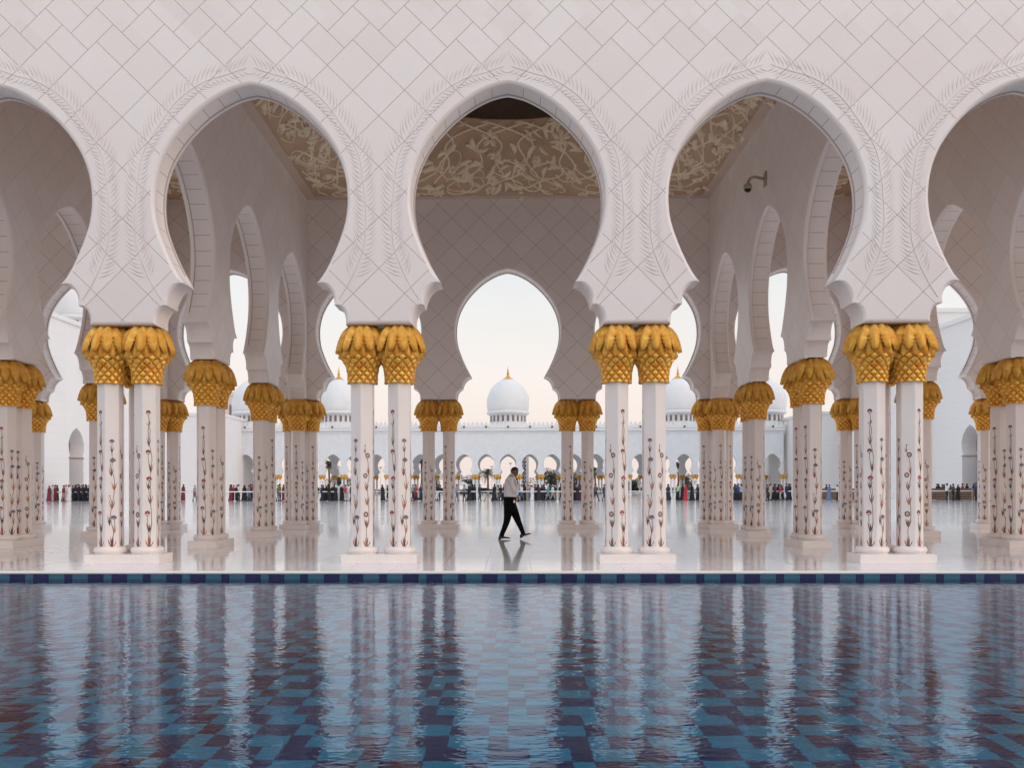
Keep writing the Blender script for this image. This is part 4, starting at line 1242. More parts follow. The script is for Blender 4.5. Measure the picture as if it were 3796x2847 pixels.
# ------------------------------------------------------------------ barrier rail in front of the crowd
M_RAIL = simple('white_rail', (.80, .78, .77), .35, 0, .03, 2)
def rail(u0, u1, D, label):
    x0, x1 = ux(u0, D), ux(u1, D)
    o = empty('barrier', (x0, D - 15.15, 0)); tag(o, label, 'barrier', 'white rail barriers in front of the crowd')
    mb = MB(); mb.tube([(0, 0, .95), (x1 - x0, 0, .95)], .05, 8); mb.build('rail', [M_RAIL], o)
    n = max(2, int((x1 - x0) / 2.4) + 1)
    mb = MB(); mb.lathe([(.16, 0), (.16, .03), (.03, .05), (.028, .93)], 10); me = mb.mesh('post', [M_RAIL])
    for i in range(n): link('post', me, o, ((x1 - x0) * i / (n - 1), 0, 0))
for u0, u1, lab in ((60, 352, 'white rail barrier before the crowd by the left hall'), (640, 980, 'white rail barrier behind the left cross arcade'), (985, 1330, 'white rail barrier between left corner pier and second front pier'),
                    (1335, 1770, 'white rail barrier left of the guard'), (1775, 2260, 'white rail barrier behind the walking guard'), (2265, 2600, 'white rail barrier behind the third front pier'),
                    (2605, 3010, 'white rail barrier behind the right cross arcade'), (3020, 3700, 'white rail barrier before the benches at right')):
    rail(u0, u1, 93.0, lab)
M_WOOD = simple('slatted_wood', (.13, .075, .045), .6, 0, .3, 3)
M_WGAP = simple('wood_frame_pale', (.42, .35, .28), .6)
def bench(u0, u1, D, label):
    x0, x1 = ux(u0, D), ux(u1, D); o = empty('slatted_bench', (x0, D - 15.15, 0)); tag(o, label, 'bench', 'wooden slatted benches')
    w = x1 - x0
    mb = MB()
    for i in range(6): mb.box(0, -.05, .06 + i * .20, w, 0.0, .06 + i * .20 + .15)
    mb.build('slats', [M_WOOD], o)
    mb = MB(); mb.box(0, 0.004, .02, w, .06, 1.2); mb.box(-.06, -.08, 0, -.002, .6, 1.25); mb.box(w + .002, -.08, 0, w + .06, .6, 1.25); mb.build('back_panel', [M_WGAP], o)
    mb = MB(); mb.box(0, .064, .4, w, .55, .46); mb.build('seat', [M_WOOD], o)
bench(3035, 3200, 95.5, 'brown slatted bench seen left of the rightmost front pier')
bench(3440, 3590, 95.5, 'brown slatted bench in front of the right hall')
bench(3594, 3720, 95.5, 'brown slatted bench below the right hall portal')
# stools/tables: small white tables seen behind the third pier
def table(u, D, w, label):
    o = empty('table', (ux(u, D), D - 15.15, 0)); tag(o, label, 'table', 'white folding tables by the rail')
    mb = MB(); mb.box(-w, -.35, .72, w, .35, .76); mb.build('table_top', [M_RAIL], o)
    me = None
    for a in (-w + .1, w - .1):
        for c in (-.28, .28):
            mb = MB(); mb.tube([(a, c, 0), (a, c, .72)], .025, 6); mb.build('leg', [M_WIN], o)
table(2352, 97, 1.1, 'white folding table in the gap of the third front pier')
table(2555, 97, .9, 'white folding table beside the lime shirt visitor')
table(1392, 97, .8, 'white folding table left of the long black robe visitor')

# ------------------------------------------------------------------ people of the crowd
SKIN = (0.30, 0.17, 0.11)
def crowd_person(u, D, label, kind, top, bottom=(.03, .03, .04), hair=(.015, .012, .012), h=1.7, face=1, stride=0.25, cat='person', seed=0):
    """one continuous lofted figure; kind: robe, trouser, thobe, seated"""
    rr = random.Random(seed * 7 + int(u))
    mb = MB(); n = 10
    def ring(cx, cy_, z, rx, ry): return [(cx + rx * math.cos(2 * PI * i / n), cy_ + ry * math.sin(2 * PI * i / n), z) for i in range(n)]
    f = face
    k = h / 1.7
    SK, HR, TP, BT, SH = 0, 1, 2, 3, 4
    lean = .03 * f
    if kind in ('robe', 'thobe'):
        hd = HR if kind == 'robe' else SK
        w = 1.0 if kind == 'robe' else .85
        rings = [ring(-.05 * f, 0, 0.02, .30 * w, .22), ring(-.03 * f, 0, .12, .27 * w, .21), ring(0, 0, .5, .21 * w, .18), ring(0, 0, .85, .19, .16), ring(.01 * f, 0, 1.05, .185, .155),
                 ring(.02 * f, 0, 1.28, .19, .14), ring(lean, 0, 1.40, .155, .12), ring(lean, 0, 1.455, .07, .07), ring(lean + .01 * f, 0, 1.50, .075, .075), ring(lean + .015 * f, 0, 1.58, .098, .09), ring(lean + .01 * f, 0, 1.65, .09, .085), ring(lean, 0, 1.70, .045, .045)]
        mats = [TP] * 7 + [hd, hd, hd, HR]
        mb.rings(rings, mats, True, True)
        # face patch
        mb.lathe([(.01, 1.53), (.045, 1.55), (.05, 1.6), (.04, 1.64), (.01, 1.655)], 8, SK, cx=lean + .062 * f, cy=-.02)
    else:
        sd = stride
        for s_, lx in ((1, sd), (-1, -sd)):
            # leg: hip -> knee -> ankle -> shoe
            kx_ = lx * .45 + .06 * f
            rings = [ring(.0, .08 * s_, .92, .095, .09), ring(kx_ * .55, .08 * s_, .68, .085, .08), ring(kx_, .08 * s_, .47, .065, .062), ring(lx * .8, .08 * s_, .26, .058, .055), ring(lx, .08 * s_, .08, .045, .045)]
            mb.rings(rings, BT, True, True)
            mb.rings([ring(lx + .03 * f, .08 * s_, .0, .11, .045), ring(lx + .04 * f, .08 * s_, .045, .12, .048), ring(lx + .0, .08 * s_, .09, .06, .045)], SH, True, True)
        mb.rings([ring(0, 0, .80, .13, .15), ring(0, 0, .92, .15, .16), ring(0, 0, 1.02, .14, .155), ring(.01 * f, 0, 1.25, .155, .18), ring(lean, 0, 1.38, .14, .17), ring(lean, 0, 1.44, .07, .07), ring(lean + .01 * f, 0, 1.50, .06, .06),
                  ring(lean + .02 * f, 0, 1.54, .085, .075), ring(lean + .02 * f, 0, 1.60, .098, .082), ring(lean, 0, 1.66, .09, .08), ring(lean, 0, 1.71, .04, .04)],
                 [BT, TP, TP, TP, TP, SK, SK, SK, HR, HR], True, True)
        mb.rings([ring(lean - .03 * f, 0, 1.53, .06, .075), ring(lean - .035 * f, 0, 1.6, .082, .086), ring(lean - .02 * f, 0, 1.68, .06, .06)], HR, True, True)
    # arms
    ar = rr.uniform(-.1, .3)
    for s_ in (1, -1):
        el = (.02 * f + .05 * s_ * ar, .20 * s_, 1.10); ha = ((.16 + ar * .3) * f if s_ > 0 else (.05 - ar * .4) * f, .19 * s_, (.98 if rr.random() < .5 else .86))
        mb.tube([(lean, .155 * s_, 1.36), el, ha], [.055, .045, .032], 8, TP)
        hx_ = Vector(ha); d = (hx_ - Vector(el)).normalized()
        mb.tube([hx_, hx_ + d * .09], [.03, .02], 6, SK)
    x, y = ux(u, D), D - 15.15
    mb.v = [(a * k, b_ * k, c * k) for a, b_, c in mb.v]
    o = mb.build('person', [flat(SKIN, .6), flat(hair, .7), flat(top), flat(bottom), flat((.03, .025, .025), .5)], None, (x, y, 0))
    o.rotation_euler = (0, 0, rr.uniform(-.25, .25))
    tag(o, label, cat, 'visitors in the crowd across the courtyard')
    return o
BL = (.012, .012, .016); NV_ = (.025, .03, .06); WH = (.66, .64, .64); GY = (.28, .28, .30); MR = (.16, .02, .035); RD = (.50, .03, .05); JN = (.07, .11, .18); OL = (.15, .12, .05); BG = (.42, .35, .29); TQ = (.02, .38, .40); PK = (.45, .22, .24)
crowd = [
 # u, D, kind, top, bottom, hair, face, stride, description
 (172, 92, 'robe', MR, MR, MR, 1, 0, 'person in maroon robe at the left end of the rail by the left hall'),
 (184, 92.5, 'thobe', WH, WH, WH, 1, 0, 'person in white robe beside a maroon coat by the left hall'),
 (196, 92, 'trouser', MR, MR, BL, -1, .1, 'person in dark maroon coat raising an arm by the left hall'),
 (226, 92, 'trouser', MR, PK, BL, 1, .12, 'person in maroon top and pink trousers before the left hall'),
 (238, 93, 'thobe', WH, WH, WH, -1, 0, 'person in white robe next to pink trousers by the left hall'),
 (247, 92, 'thobe', WH, WH, BL, 1, 0, 'dark haired person in white robe by the left hall portal'),
 (717, 92.6, 'trouser', GY, (.2, .2, .22), (.3, .3, .3), 1, .15, 'person in grey clothes pushing a wheelchair'),
 (674, 94, 'robe', MR, MR, MR, 1, 0, 'person in maroon robe beside the left cross arcade'),
 (853, 94, 'robe', MR, MR, BL, 1, 0, 'person in maroon robe at the edge of the left corner gap'),
 (862, 94.5, 'trouser', RD, MR, RD, 1, .1, 'person in bright red top and red scarf, left corner gap'),
 (871, 94, 'robe', BL, BL, (.4, .4, .4), 1, 0, 'person in black robe and grey scarf beside the red top'),
 (880, 94.6, 'trouser', WH, NV_, BL, 1, .1, 'person in white shirt and navy trousers, left corner gap'),
 (905, 94, 'robe', BL, BL, BL, -1, 0, 'person in black robe left of the grey jacket'),
 (919, 93.6, 'trouser', (.17, .17, .18), JN, BL, 1, .12, 'person in grey jacket and pale jeans, left corner gap'),
 (926, 94.5, 'trouser', BL, BL, BL, 1, .3, 'person in black striding behind the grey jacket'),
 (935, 95, 'trouser', RD, MR, BL, -1, .1, 'person in red shirt half hidden by the shaded column'),
 (1028, 93, 'trouser', OL, JN, BL, 1, .12, 'person in olive jacket and blue jeans facing a maroon dress'),
 (1034, 94, 'trouser', OL, NV_, BL, 1, .1, 'person in olive jacket standing just behind another'),
 (1050, 94, 'robe', MR, MR, MR, -1, 0, 'person in maroon dress facing an olive jacket'),
 (1190, 93, 'trouser', NV_, NV_, BL, 1, .12, 'person in navy top at the left of the black robed group'),
 (1206, 93.5, 'robe', BL, BL, BL, 1, 0, 'person in black robe, second of the black robed group'),
 (1219, 93, 'robe', BL, BL, BL, -1, 0, 'tall person in black robe in the middle of the black robed group'),
 (1231, 94, 'robe', BL, BL, (.5, .48, .46), 1, 0, 'person in black robe with pale scarf'),
 (1243, 93, 'robe', BL, BL, WH, 1, 0, 'person in black robe with white scarf left of a white shirt'),
 (1256, 94.5, 'thobe', WH, WH, BL, 1, 0, 'person in white tunic between black robes'),
 (1265, 93, 'robe', BL, BL, WH, -1, 0, 'person in black robe and white hood left of the red shirt'),
 (1279, 92.6, 'trouser', RD, GY, BL, 1, .12, 'person in red shirt and grey trousers left of the second front pier'),
 (1291, 94, 'thobe', WH, WH, WH, 1, 0, 'person in white with white scarf beside the second front pier'),
 (1300, 93, 'trouser', NV_, BL, BL, 1, .1, 'person in navy clothes half hidden by the second front pier'),
 (1418, 92.5, 'robe', BL, BL, BL, -1, 0, 'person in long black robe alone between the two columns of the second pier'),
 (1437, 93.5, 'trouser', BL, BL, BL, -1, .1, 'person in black leaning at the column edge in the second pier gap'),
 (1529, 93, 'trouser', (.12, .33, .32), BL, (.3, .4, .4), 1, .1, 'person in pale teal top beside a red shirt'),
 (1540, 93, 'trouser', RD, MR, BL, 1, .22, 'person in red shirt walking left of the left back row pair'),
 (1560, 93, 'trouser', NV_, NV_, (.3, .28, .27), 1, .25, 'person in navy with grey hair walking by the left back row pair'),
 (1622, 94, 'trouser', BL, WH, BL, -1, .1, 'person in black top between the two left back row columns'),
 (1692, 93, 'trouser', (.25, .25, .30), JN, BL, 1, .16, 'person in grey shirt and jeans right of the left back row pair'),
 (1722, 92.8, 'trouser', (.2, .2, .24), BL, BL, -1, .14, 'person in striped dark shirt near the white tent'),
 (1740, 93, 'robe', BL, BL, (.05, .3, .28), 1, 0, 'person in black robe with teal hair scarf'),
 (1751, 93.6, 'robe', BL, BL, BL, 1, 0, 'bulky person in black robe right of the striped shirt'),
 (1778, 93, 'trouser', NV_, NV_, BL, 1, .08, 'person in dark blue standing alone left of the date palm'),
 (1810, 94, 'trouser', (.05, .05, .05), BG, BL, -1, .38, 'person in sleeveless top striding below the date palm'),
 (1832, 93, 'robe', BL, BL, BL, 1, 0, 'person in flowing black robe left of the guard'),
 (1842, 94.5, 'trouser', BG, GY, (.4, .36, .33), 1, .15, 'person in beige behind the flowing black robe'),
 (1856, 93, 'trouser', BL, BL, (.2, .1, .05), 1, .12, 'person in black shirt with brown hair just left of the guard'),
 (1868, 94.5, 'trouser', NV_, BL, SKIN, 1, .2, 'bald person just behind the guard'),
 (1924, 93.6, 'trouser', GY, JN, BL, 1, .2, 'person in grey top immediately right of the guard'),
 (1933, 93, 'trouser', WH, JN, BL, 1, .25, 'person in white shirt and blue jeans right of the guard'),
 (1943, 93.4, 'robe', BL, BL, BL, 1, 0, 'person in black robe below the pylon'),
 (1956, 94.5, 'thobe', BG, BG, BL, 1, 0, 'person in long beige robe right of the pylon'),
 (1966, 94.5, 'trouser', GY, GY, (.4, .38, .36), 1, .1, 'grey haired person in grey next to the white robe'),
 (1973, 93, 'thobe', (.62, .66, .72), WH, WH, 1, 0, 'person in bluish white robe right of the pylon'),
 (1983, 94, 'trouser', MR, BL, BL, 1, .12, 'person in dark maroon behind the white robe'),
 (1997, 93, 'robe', (.022, .02, .035), BL, BL, -1, 0, 'person in dark patterned robe under a gold far capital'),
 (2008, 93.6, 'robe', (.035, .018, .04), BL, BL, 1, 0, 'person in dark purple robe'),
 (2016, 94, 'trouser', (.10, .02, .03), BL, BL, 1, .12, 'person in very dark red left of the turquoise top'),
 (2031, 93, 'trouser', TQ, (.2, .2, .22), WH, 1, .3, 'person in turquoise top with white scarf, walking'),
 (2048, 93.6, 'trouser', WH, BG, BG, 1, .3, 'person in white walking left of the right back row pair'),
 (2077, 94, 'trouser', BL, BL, BL, 1, .1, 'person in black at the left edge of the right back row pair'),
 (2129, 93.4, 'robe', BL, BL, BL, 1, 0, 'person in black robe between the right back row columns'),
 (2141, 93, 'robe', BL, BL, (.3, .27, .26), -1, 0, 'person in black robe with beige scarf between the right back row columns'),
 (2151, 94, 'robe', MR, BL, BL, 1, 0, 'person in dark red robe between the right back row columns'),
 (2207, 93, 'trouser', (.08, .08, .09), BL, BL, 1, .32, 'person in dark clothes striding right of the right back row pair'),
 (2238, 93, 'trouser', (.06, .03, .09), NV_, BL, 1, .15, 'person in purple top left of the third front pier'),
 (2476, 92.5, 'trouser', NV_, NV_, BL, 1, .1, 'person in navy shirt right of the third front pier'),
 (2512, 92.8, 'trouser', (.40, .56, .25), BL, BL, 1, .08, 'person in lime green shirt'),
 (2528, 93, 'robe', BL, BL, BL, 1, 0, 'person in black between the lime shirt and the red dress'),
 (2539, 92.8, 'robe', RD, RD, RD, 1, 0, 'person in red dress right of the lime shirt'),
 (2556, 94, 'trouser', (.14, .06, .07), GY, BL, -1, .1, 'person in brown patterned shirt at the white table'),
 (2564, 93, 'robe', BL, BL, BL, -1, 0, 'person in black robe right of the white table'),
 (2587, 93, 'trouser', NV_, BL, BL, -1, .1, 'person in navy at the edge of the right corner pier'),
 (2724, 92.8, 'trouser', NV_, BL, BL, 1, .1, 'person in navy left of a bright blue jacket'),
 (2733, 92.6, 'trouser', (.03, .06, .22), BL, BL, 1, .1, 'person in bright blue jacket between the right shaded columns'),
 (2746, 93.4, 'trouser', (.4, .45, .5), NV_, BL, -1, .1, 'person in pale blue shirt between the right shaded columns'),
 (2840, 93, 'trouser', (.11, .05, .04), NV_, BL, 1, .1, 'person in brown jacket at the left of the right gap group'),
 (2852, 92.6, 'trouser', BG, BG, (.15, .06, .05), 1, .1, 'person in beige top beside the brown jacket'),
 (2870, 92.6, 'trouser', (.06, .06, .09), BL, BL, 1, .08, 'broad person in dark grey jacket left of a red shirt'),
 (2890, 92.6, 'trouser', RD, BG, BL, -1, .08, 'person in red shirt and khaki trousers'),
 (2911, 92.6, 'trouser', NV_, NV_, (.1, .07, .05), 1, .08, 'broad person in navy right of the red shirt'),
 (2924, 94, 'trouser', BL, BL, BL, 1, .08, 'person in black hidden at the right cross arcade column'),
 (3068, 92.4, 'robe', (.13, .18, .30), PK, (.1, .14, .25), 1, 0, 'person in blue shawl standing before the slatted bench'),
 (3098, 93, 'trouser', WH, BL, BL, 1, .1, 'person in white top by the slatted bench'),
 (3500, 92.4, 'trouser', WH, BL, BL, 1, .08, 'person in striped white shirt standing before the right bench'),
 (3523, 92.6, 'trouser', (.06, .06, .06), BL, BL, 1, .08, 'person in dark jacket before the right bench'),
 (3542, 92.6, 'robe', BL, BL, PK, 1, 0, 'person in black robe with pink scarf before the right bench'),
 (3557, 97.5, 'trouser', RD, BL, BL, 1, .05, 'person in red behind the right bench'),
 (3464, 97.5, 'trouser', BL, BL, BL, 1, .05, 'person in black behind the left end of the right bench'),
 (3483, 97.5, 'trouser', (.05, .04, .04), BL, BL, 1, .05, 'person in dark brown behind the right bench'),
 (3607, 92.6, 'trouser', (.03, .05, .12), BL, BL, -1, .08, 'person in dark blue at the right bench below the portal'),
 (3620, 93, 'trouser', NV_, BL, BL, 1, .08, 'person in navy at the far right of the benches'),
 (3058, 97.5, 'trouser', BL, BL, BL, 1, .05, 'person in black behind the slatted bench beside the rightmost pier'),
]
for i, c in enumerate(crowd):
    u, D, kind, tp, bt, hr, fc_, st, lab = c
    crowd_person(u, D, lab, kind, tp, bt, hr, 1.62 + .16 * ((i * 37) % 10) / 10, fc_, st, seed=i)
dark = ['jacket zipped up', 'long coat', 'hooded coat', 'black robe', 'wool coat', 'dark suit']
for j in range(13):
    u = 262 + j * 6.6
    crowd_person(u, 92.5 + (j % 3) * .8, '%s person in dark %s, packed group at left portal' % (['first', 'second', 'third', 'fourth', 'fifth', 'sixth', 'seventh', 'eighth', 'ninth', 'tenth', 'eleventh', 'twelfth', 'last'][j], dark[j % 6]), 'robe' if j % 3 == 1 else 'trouser', (BL, NV_, (.03, .025, .03))[j % 3], BL, BL if j % 4 else MR, 1.62 + .05 * (j % 4), 1 if j % 2 else -1, .06, seed=200 + j)
rq = random.Random(99)
for a_, b_, n_ in ((178, 250, 4), (846, 934, 4), (1186, 1300, 6), (1535, 1564, 2), (1738, 1762, 2), (1824, 1872, 3), (1926, 2060, 7), (2118, 2158, 2), (2500, 2590, 4), (2716, 2750, 3), (2838, 2926, 5), (3450, 3620, 6), (1612, 1640, 1), (2468, 2480, 1)):
    for j in range(n_):
        p_ = crowd_person(a_ + (b_ - a_) * (j + rq.uniform(.2, .8)) / n_, rq.uniform(95.0, 96.4) if a_ < 3000 else rq.uniform(97.2, 98), 'person in plain black robe standing deep in the crowd behind the rail', 'robe', BL, BL, BL, rq.uniform(1.58, 1.74), rq.choice((1, -1)), 0, seed=300 + j)
        p_['group'] = 'black robed visitors deep in the crowd'
# wheelchair
wc = empty('wheelchair', (ux(725, 92.3), 92.3 - 15.15, 0)); tag(wc, 'wheelchair with a maroon seat behind the left cross arcade column', 'wheelchair')
mb = MB(); mb.box(-.25, -.22, .45, .25, .22, .5); mb.box(-.29, -.22, .5, -.25, .22, .95); mb.build('seat', [flat(MR)], wc)
for sgn in (-1, 1):
    mb = MB(); n = 20
    mb.rings([[(-.12 + r_ * math.cos(2 * PI * i / n), sgn * .27 + w_, .31 + r_ * math.sin(2 * PI * i / n)) for i in range(n)] for r_, w_ in ((.29, -.01), (.31, -.015), (.31, .015), (.29, .01), (.29, -.01))], 0, False)
    mb.build('wheel', [flat((.5, .5, .5), .4)], wc)
mb = MB(); mb.tube([(-.27, -.22, .95), (-.42, -.22, .98)], .02, 6); mb.tube([(-.27, .22, .95), (-.42, .22, .98)], .02, 6); mb.tube([(.25, 0, .48), (.42, 0, .15), (.5, 0, .12)], .03, 6); mb.build('frame', [M_WIN], wc)

# ================================================================== the walking guard
def remeshed(name, mb, mat, voxel, parent, smooth_it=2):
    me = mb.mesh(name + '_raw', [mat]); o = bpy.data.objects.new('tmp', me); col.objects.link(o)
    m = o.modifiers.new('r', 'REMESH'); m.mode = 'VOXEL'; m.voxel_size = voxel; m.use_smooth_shade = True
    if smooth_it:
        q = o.modifiers.new('s', 'SMOOTH'); q.factor = .5; q.iterations = smooth_it
    dg = bpy.context.evaluated_depsgraph_get()
    me2 = bpy.data.meshes.new_from_object(o.evaluated_get(dg)); me2.name = name
    bpy.data.objects.remove(o); bpy.data.meshes.remove(me)
    if not me2.materials: me2.materials.append(mat)
    for p in me2.polygons: p.use_smooth = True
    return link(name, me2, parent)

def limb(mb, pts, n=12, cap=True):
    """pts: (x, y, z, r_inplane, r_depth) path mostly in the x-z plane"""
    rings = []
    for i, p in enumerate(pts):
        a = pts[max(i - 1, 0)]; b = pts[min(i + 1, len(pts) - 1)]
        d = Vector((b[0] - a[0], b[1] - a[1], b[2] - a[2])).normalized()
        s_ = Vector((0, 1, 0)); s_ = (s_ - d * s_.dot(d)).normalized(); t_ = d.cross(s_).normalized()
        c = Vector(p[:3])
        rings.append([c + t_ * math.cos(2 * PI * k / n) * p[3] + s_ * math.sin(2 * PI * k / n) * p[4] for k in range(n)])
    mb.rings(rings, 0, cap, True)
GX = lambda px, py: ((px / 4.147 - 133.5) / 150.1, 1.25 + (161.8 - py / 4.147) / 150.1)
def GP(px, py, y, r, ry=None):
    x, z = GX(px, py); return (x, y, z, r, ry if ry else r)
gy = 7.35
guard = empty('person', (0.0, gy, 0.0))
tag(guard, 'security guard in light grey shirt and black trousers walking right, head bowed', 'person')
M_SKIN = simple('dark_brown_skin', (0.20, 0.085, 0.055), .5, 0, .12, 12)
M_HAIR = simple('black_hair', (.012, .010, .010), .6, 0, .2, 40, .3)
M_SHIRT = simple('light_grey_shirt', (.72, .71, .74), .8, 0, .05, 6, .25)
def cloth_folds(m, st):
    t = m.node_tree; b_ = t.nodes['Principled BSDF']
    g = t.nodes.new('ShaderNodeNewGeometry'); mp = t.nodes.new('ShaderNodeMapping'); mp.inputs['Scale'].default_value = (9, 9, 4.5); mp.inputs['Rotation'].default_value = (0, .5, 0)
    n = t.nodes.new('ShaderNodeTexNoise'); n.inputs['Scale'].default_value = 1.0; n.inputs['Detail'].default_value = 2; n.inputs['Distortion'].default_value = 1.2
    bp = t.nodes.new('ShaderNodeBump'); bp.inputs['Strength'].default_value = st; bp.inputs['Distance'].default_value = .05
    t.links.new(g.outputs['Position'], mp.inputs[0]); t.links.new(mp.outputs[0], n.inputs['Vector']); t.links.new(n.outputs[0], bp.inputs['Height']); t.links.new(bp.outputs[0], b_.inputs['Normal'])
cloth_folds(M_SHIRT, 1.0)
M_TROU = simple('black_trousers', (.006, .006, .007), .9, 0, .2, 6, 0, .1)
M_SHOE = simple('black_leather', (.014, .013, .013), .25)
# trousers
mb = MB()
limb(mb, [GP(590, 790, 0, .155, .150), GP(583, 850, 0, .158, .165), GP(578, 920, 0, .155, .172), GP(578, 985, 0, .14, .165), GP(580, 1030, 0, .10, .12)])
limb(mb, [GP(560, 930, -.075, .115, .095), GP(555, 1020, -.085, .110, .092), GP(545, 1110, -.085, .092, .085), GP(528, 1190, -.085, .078, .076), GP(500, 1270, -.085, .068, .068), GP(468, 1345, -.085, .058, .060), GP(450, 1402, -.085, .062, .060)])
limb(mb, [GP(610, 930, .075, .118, .095), GP(645, 1020, .085, .108, .092), GP(680, 1105, .085, .092, .085), GP(712, 1185, .085, .076, .076), GP(745, 1260, .085, .066, .066), GP(775, 1335, .085, .056, .058), GP(788, 1378, .085, .060, .058)])
remeshed('trousers', mb, M_TROU, .012, guard)
mb = MB(); limb(mb, [GP(590, 786, 0, .158, .153), GP(589, 808, 0, .160, .157)], 20); mb.build('belt', [M_SHOE], guard)
# shirt
mb = MB()
limb(mb, [GP(590, 800, 0, .162, .160), GP(592, 740, 0, .168, .168), GP(592, 670, 0, .165, .175), GP(590, 600, 0, .155, .185), GP(594, 540, 0, .130, .180), GP(602, 495, 0, .085, .13), GP(612, 465, 0, .062, .075)], 16)
for sy in (-1, 1):
    limb(mb, [GP(600, 500, .08 * sy, .06, .06), GP(600, 520, .175 * sy, .066, .06), GP(608, 560, .205 * sy, .066, .056)])
# near arm: down to the elbow, forearm folded up to the chin
limb(mb, [GP(600, 525, -.195, .068, .058), GP(618, 600, -.215, .064, .056), GP(648, 670, -.215, .058, .054), GP(672, 712, -.20, .056, .052), GP(690, 690, -.185, .054, .05), GP(700, 640, -.15, .048, .046), GP(702, 600, -.125, .044, .042)])
# far arm: bent, hand low in front
limb(mb, [GP(600, 525, .195, .066, .058), GP(612, 600, .215, .062, .055), GP(640, 690, .21, .056, .052), GP(670, 745, .18, .050, .048)])
sh = remeshed('shirt', mb, M_SHIRT, .010, guard)
mb = MB()   # collar
limb(mb, [GP(616, 476, 0, .076, .080), GP(628, 452, 0, .066, .070)], 20, False); mb.build('collar', [M_SHIRT], guard)
mb = MB()
for sy in (-1, 1):
    x0, z0 = GX(604, 492); mb.box(x0 - .055, sy * .135 - .04, z0 + .006, x0 + .045, sy * .135 + .04, z0 + .028)
ep = mb.build('epaulette', [M_TROU], guard)
ep.rotation_euler = (0, 0, 0)
# body: head, neck, hands - one surface
def head_pts():
    mb = MB()
    def el(c, r, n=14, m=10, rot=0):
        rings = []
        for j in range(m + 1):
            t_ = -PI / 2 + PI * (j + .001) / (m + .002)
            rings.append([(c[0] + r[0] * math.cos(t_) * math.cos(2 * PI * i / n), c[1] + r[1] * math.cos(t_) * math.sin(2 * PI * i / n), c[2] + r[2] * math.sin(t_)) for i in range(n)])
        mb.rings(rings, 0, True, True)
    el((0, 0, .035), (.096, .076, .092)); el((.022, 0, -.03), (.070, .062, .082)); el((.052, 0, -.082), (.034, .036, .030))
    el((.082, 0, .022), (.020, .050, .014)); el((.096, 0, -.018), (.022, .015, .026)); el((.090, 0, -.002), (.012, .009, .028))
    el((.082, 0, -.052), (.018, .026, .009)); el((.080, 0, -.064), (.017, .023, .009))
    for sy in (-1, 1):
        el((-.012, sy * .077, -.010), (.020, .010, .032)); el((.062, sy * .045, -.022), (.026, .022, .028))
    return mb
hb = head_pts()
hx0, hz0 = GX(650, 418)
rot = Matrix.Rotation(R(20), 4, 'Y') @ Matrix.Rotation(R(-28), 4, 'Z')
def place_head(v): return tuple(Vector((hx0, 0, hz0)) + rot @ Vector(v))
bm_ = MB()
bm_.v = [place_head(v) for v in hb.v]; bm_.f = list(hb.f); bm_.m = list(hb.m); bm_.sm = list(hb.sm); bm_.uv = list(hb.uv)
limb(bm_, [GP(606, 500, 0, .055, .06), GP(622, 462, 0, .052, .054), GP(640, 430, 0, .052, .052)])
def hand(mb, wrist, d, palm_n, curl, scale=1.0):
    """wrist point, finger direction d, palm normal; five unequal bent fingers"""
    w = Vector(wrist); d = Vector(d).normalized(); nrm = Vector(palm_n).normalized(); s_ = d.cross(nrm).normalized()
    def tb(pts, r): mb.tube(pts, r, 8)
    # palm
    rings = []
    for f, hw, th in ((-.02, .024, .020), (.02, .032, .018), (.055, .040, .016), (.085, .040, .013)):
        c = w + d * f
        rings.append([c + s_ * hw * math.cos(2 * PI * k / 12) + nrm * th * math.sin(2 * PI * k / 12) for k in range(12)])
    mb.rings(rings, 0, True, True)
    for i, (off, ln) in enumerate(((-.030, .058), (-.010, .070), (.011, .076), (.031, .068))):
        b0 = w + d * .075 + s_ * off; cur = b0; dd = d.copy(); pts = [cur]
        for k in range(3):
            dd = (dd + nrm * curl * (.5 + .25 * k)).normalized(); cur = cur + dd * ln * (.45, .32, .23)[k] * 1.15; pts.append(cur)
        tb(pts, [.0098, .0092, .0084, .0070])
    b0 = w + d * .020 + s_ * .026; tb([b0, b0 + s_ * .026 + d * .022 + nrm * .010, b0 + s_ * .030 + d * .050 + nrm * .022, b0 + s_ * .022 + d * .068 + nrm * .030], [.013, .0115, .010, .008])
x1, z1 = GX(703, 596); limb(bm_, [(x1 - .004, -.128, z1 - .03, .030, .030), (x1, -.115, z1 + .015, .026, .026)])
hand(bm_, (x1, -.112, z1 + .01), (-.10, .45, 1.0), (-1, -.1, -.1), .55)
x2, z2 = GX(672, 748); limb(bm_, [(x2 - .01, .185, z2 + .02, .034, .034), (x2 + .035, .16, z2 - .07, .027, .027)])
hand(bm_, (x2 + .038, .158, z2 - .075), (.25, -.1, -1.0), (.1, -1, 0), .45)
remeshed('body', bm_, M_SKIN, .0062, guard, 1)
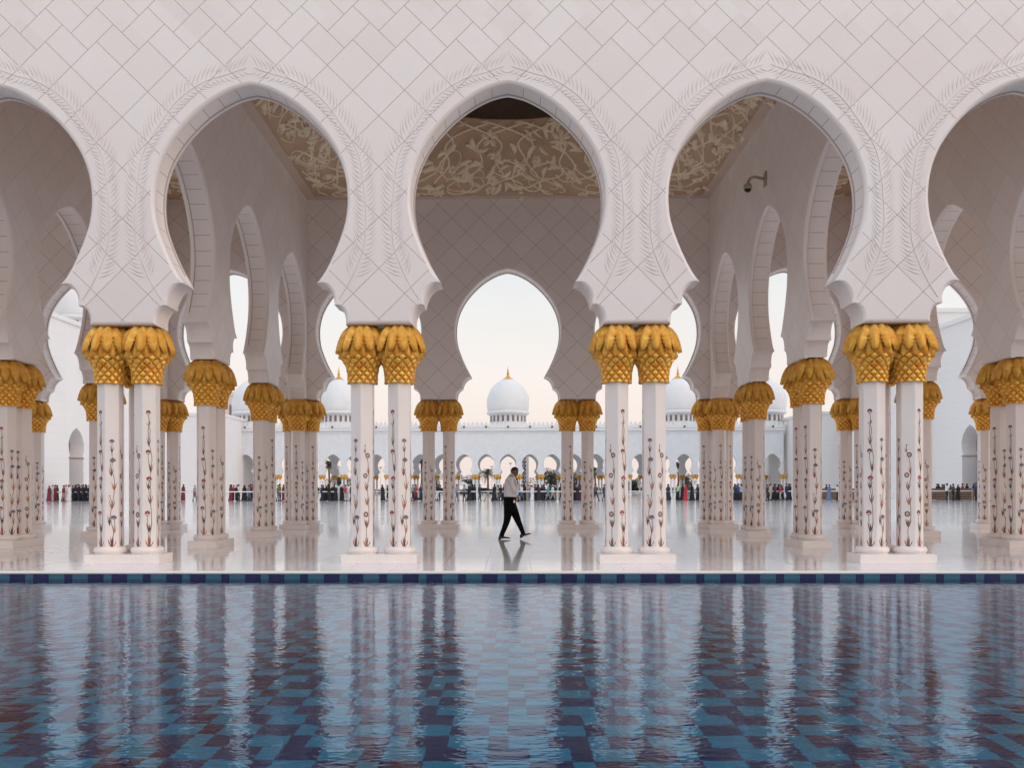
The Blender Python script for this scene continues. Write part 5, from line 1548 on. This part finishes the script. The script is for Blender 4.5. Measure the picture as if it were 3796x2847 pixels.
# hair cap and brows
mb = MB(); n = 22; rings = []
for j in range(9):
    t_ = R(8) + (PI / 2 - R(9)) * j / 8
    ring = []
    for i in range(n):
        a = 2 * PI * i / n; back = .5 - .5 * math.cos(a)
        t0 = R(8) - R(66) * back ** 1.1 + R(26) * (1 - back) ** 1.5; tt = t0 + (PI / 2 - R(1) - t0) * j / 8
        rad = 1.0
        ring.append(place_head((-.005 + .101 * math.cos(tt) * math.cos(a), .081 * math.cos(tt) * math.sin(a), .033 + .099 * math.sin(tt))))
    rings.append(ring)
mb.rings(rings, 0, True, True); mb.build('hair', [M_HAIR], guard)
mb = MB()
for sy in (-1, 1):
    mb.tube([place_head((.088, sy * .018, .020)), place_head((.084, sy * .036, .026)), place_head((.070, sy * .052, .020))], .0045, 6)
mb.build('eyebrows', [M_HAIR], guard)
mb = MB()
for sy in (-1, 1):
    mb.v += []
    c = place_head((.081, sy * .032, .003)); mb.tube([c, (c[0] + .006, c[1], c[2])], [.010, .006], 10)
mb.build('eyes', [simple('eye_dark', (.03, .02, .02), .2)], guard)
# shoes
def shoe(px, py, y, ang):
    x, z = GX(px, py)
    mb = MB()
    prof = [(-.055, .0, .030, .030, .05), (-.03, 0, .040, .038, .075), (.03, 0, .046, .044, .085), (.09, 0, .046, .046, .055), (.15, 0, .046, .045, .042), (.20, 0, .036, .036, .034), (.235, 0, .018, .022, .022)]
    rings = []
    for f, _, w, w2, h in prof:
        rings.append([(f, w * math.cos(a), max(0.0, .004 + h * (.5 + .5 * math.sin(a)))) for a in [2 * PI * k / 12 for k in range(12)]])
    mb.rings(rings, 0, True, True)
    mb.box(-.062, -.036, -.012, .012, .036, .012)
    o = mb.build('shoe', [M_SHOE], guard); o.location = (x, y, z); o.rotation_euler = (0, -ang, 0)
shoe(440, 1440, -.085, 0.0)
x, z = GX(772, 1418); shoe(772, 1420, .085, R(19))
# badge on red clip, phone in far hand
mb = MB(); x, z = GX(648, 868); mb.box(x - .022, -.176, z - .032, x + .022, -.172, z + .030); mb.build('badge', [flat((.75, .74, .72))], guard)
mb = MB(); x, z = GX(650, 812); mb.box(x - .008, -.176, z - .055, x + .008, -.168, z + .02); mb.build('badge_clip', [flat((.35, .02, .03))], guard)
mb = MB(); x, z = GX(688, 832); mb.box(x - .014, .10, z - .04, x + .024, .115, z + .035); ph = mb.build('folded_paper', [flat((.72, .72, .70))]); ph.location = (0, gy, 0)
tag(ph, 'small white folded paper held low in the far hand of the walking guard', 'paper')
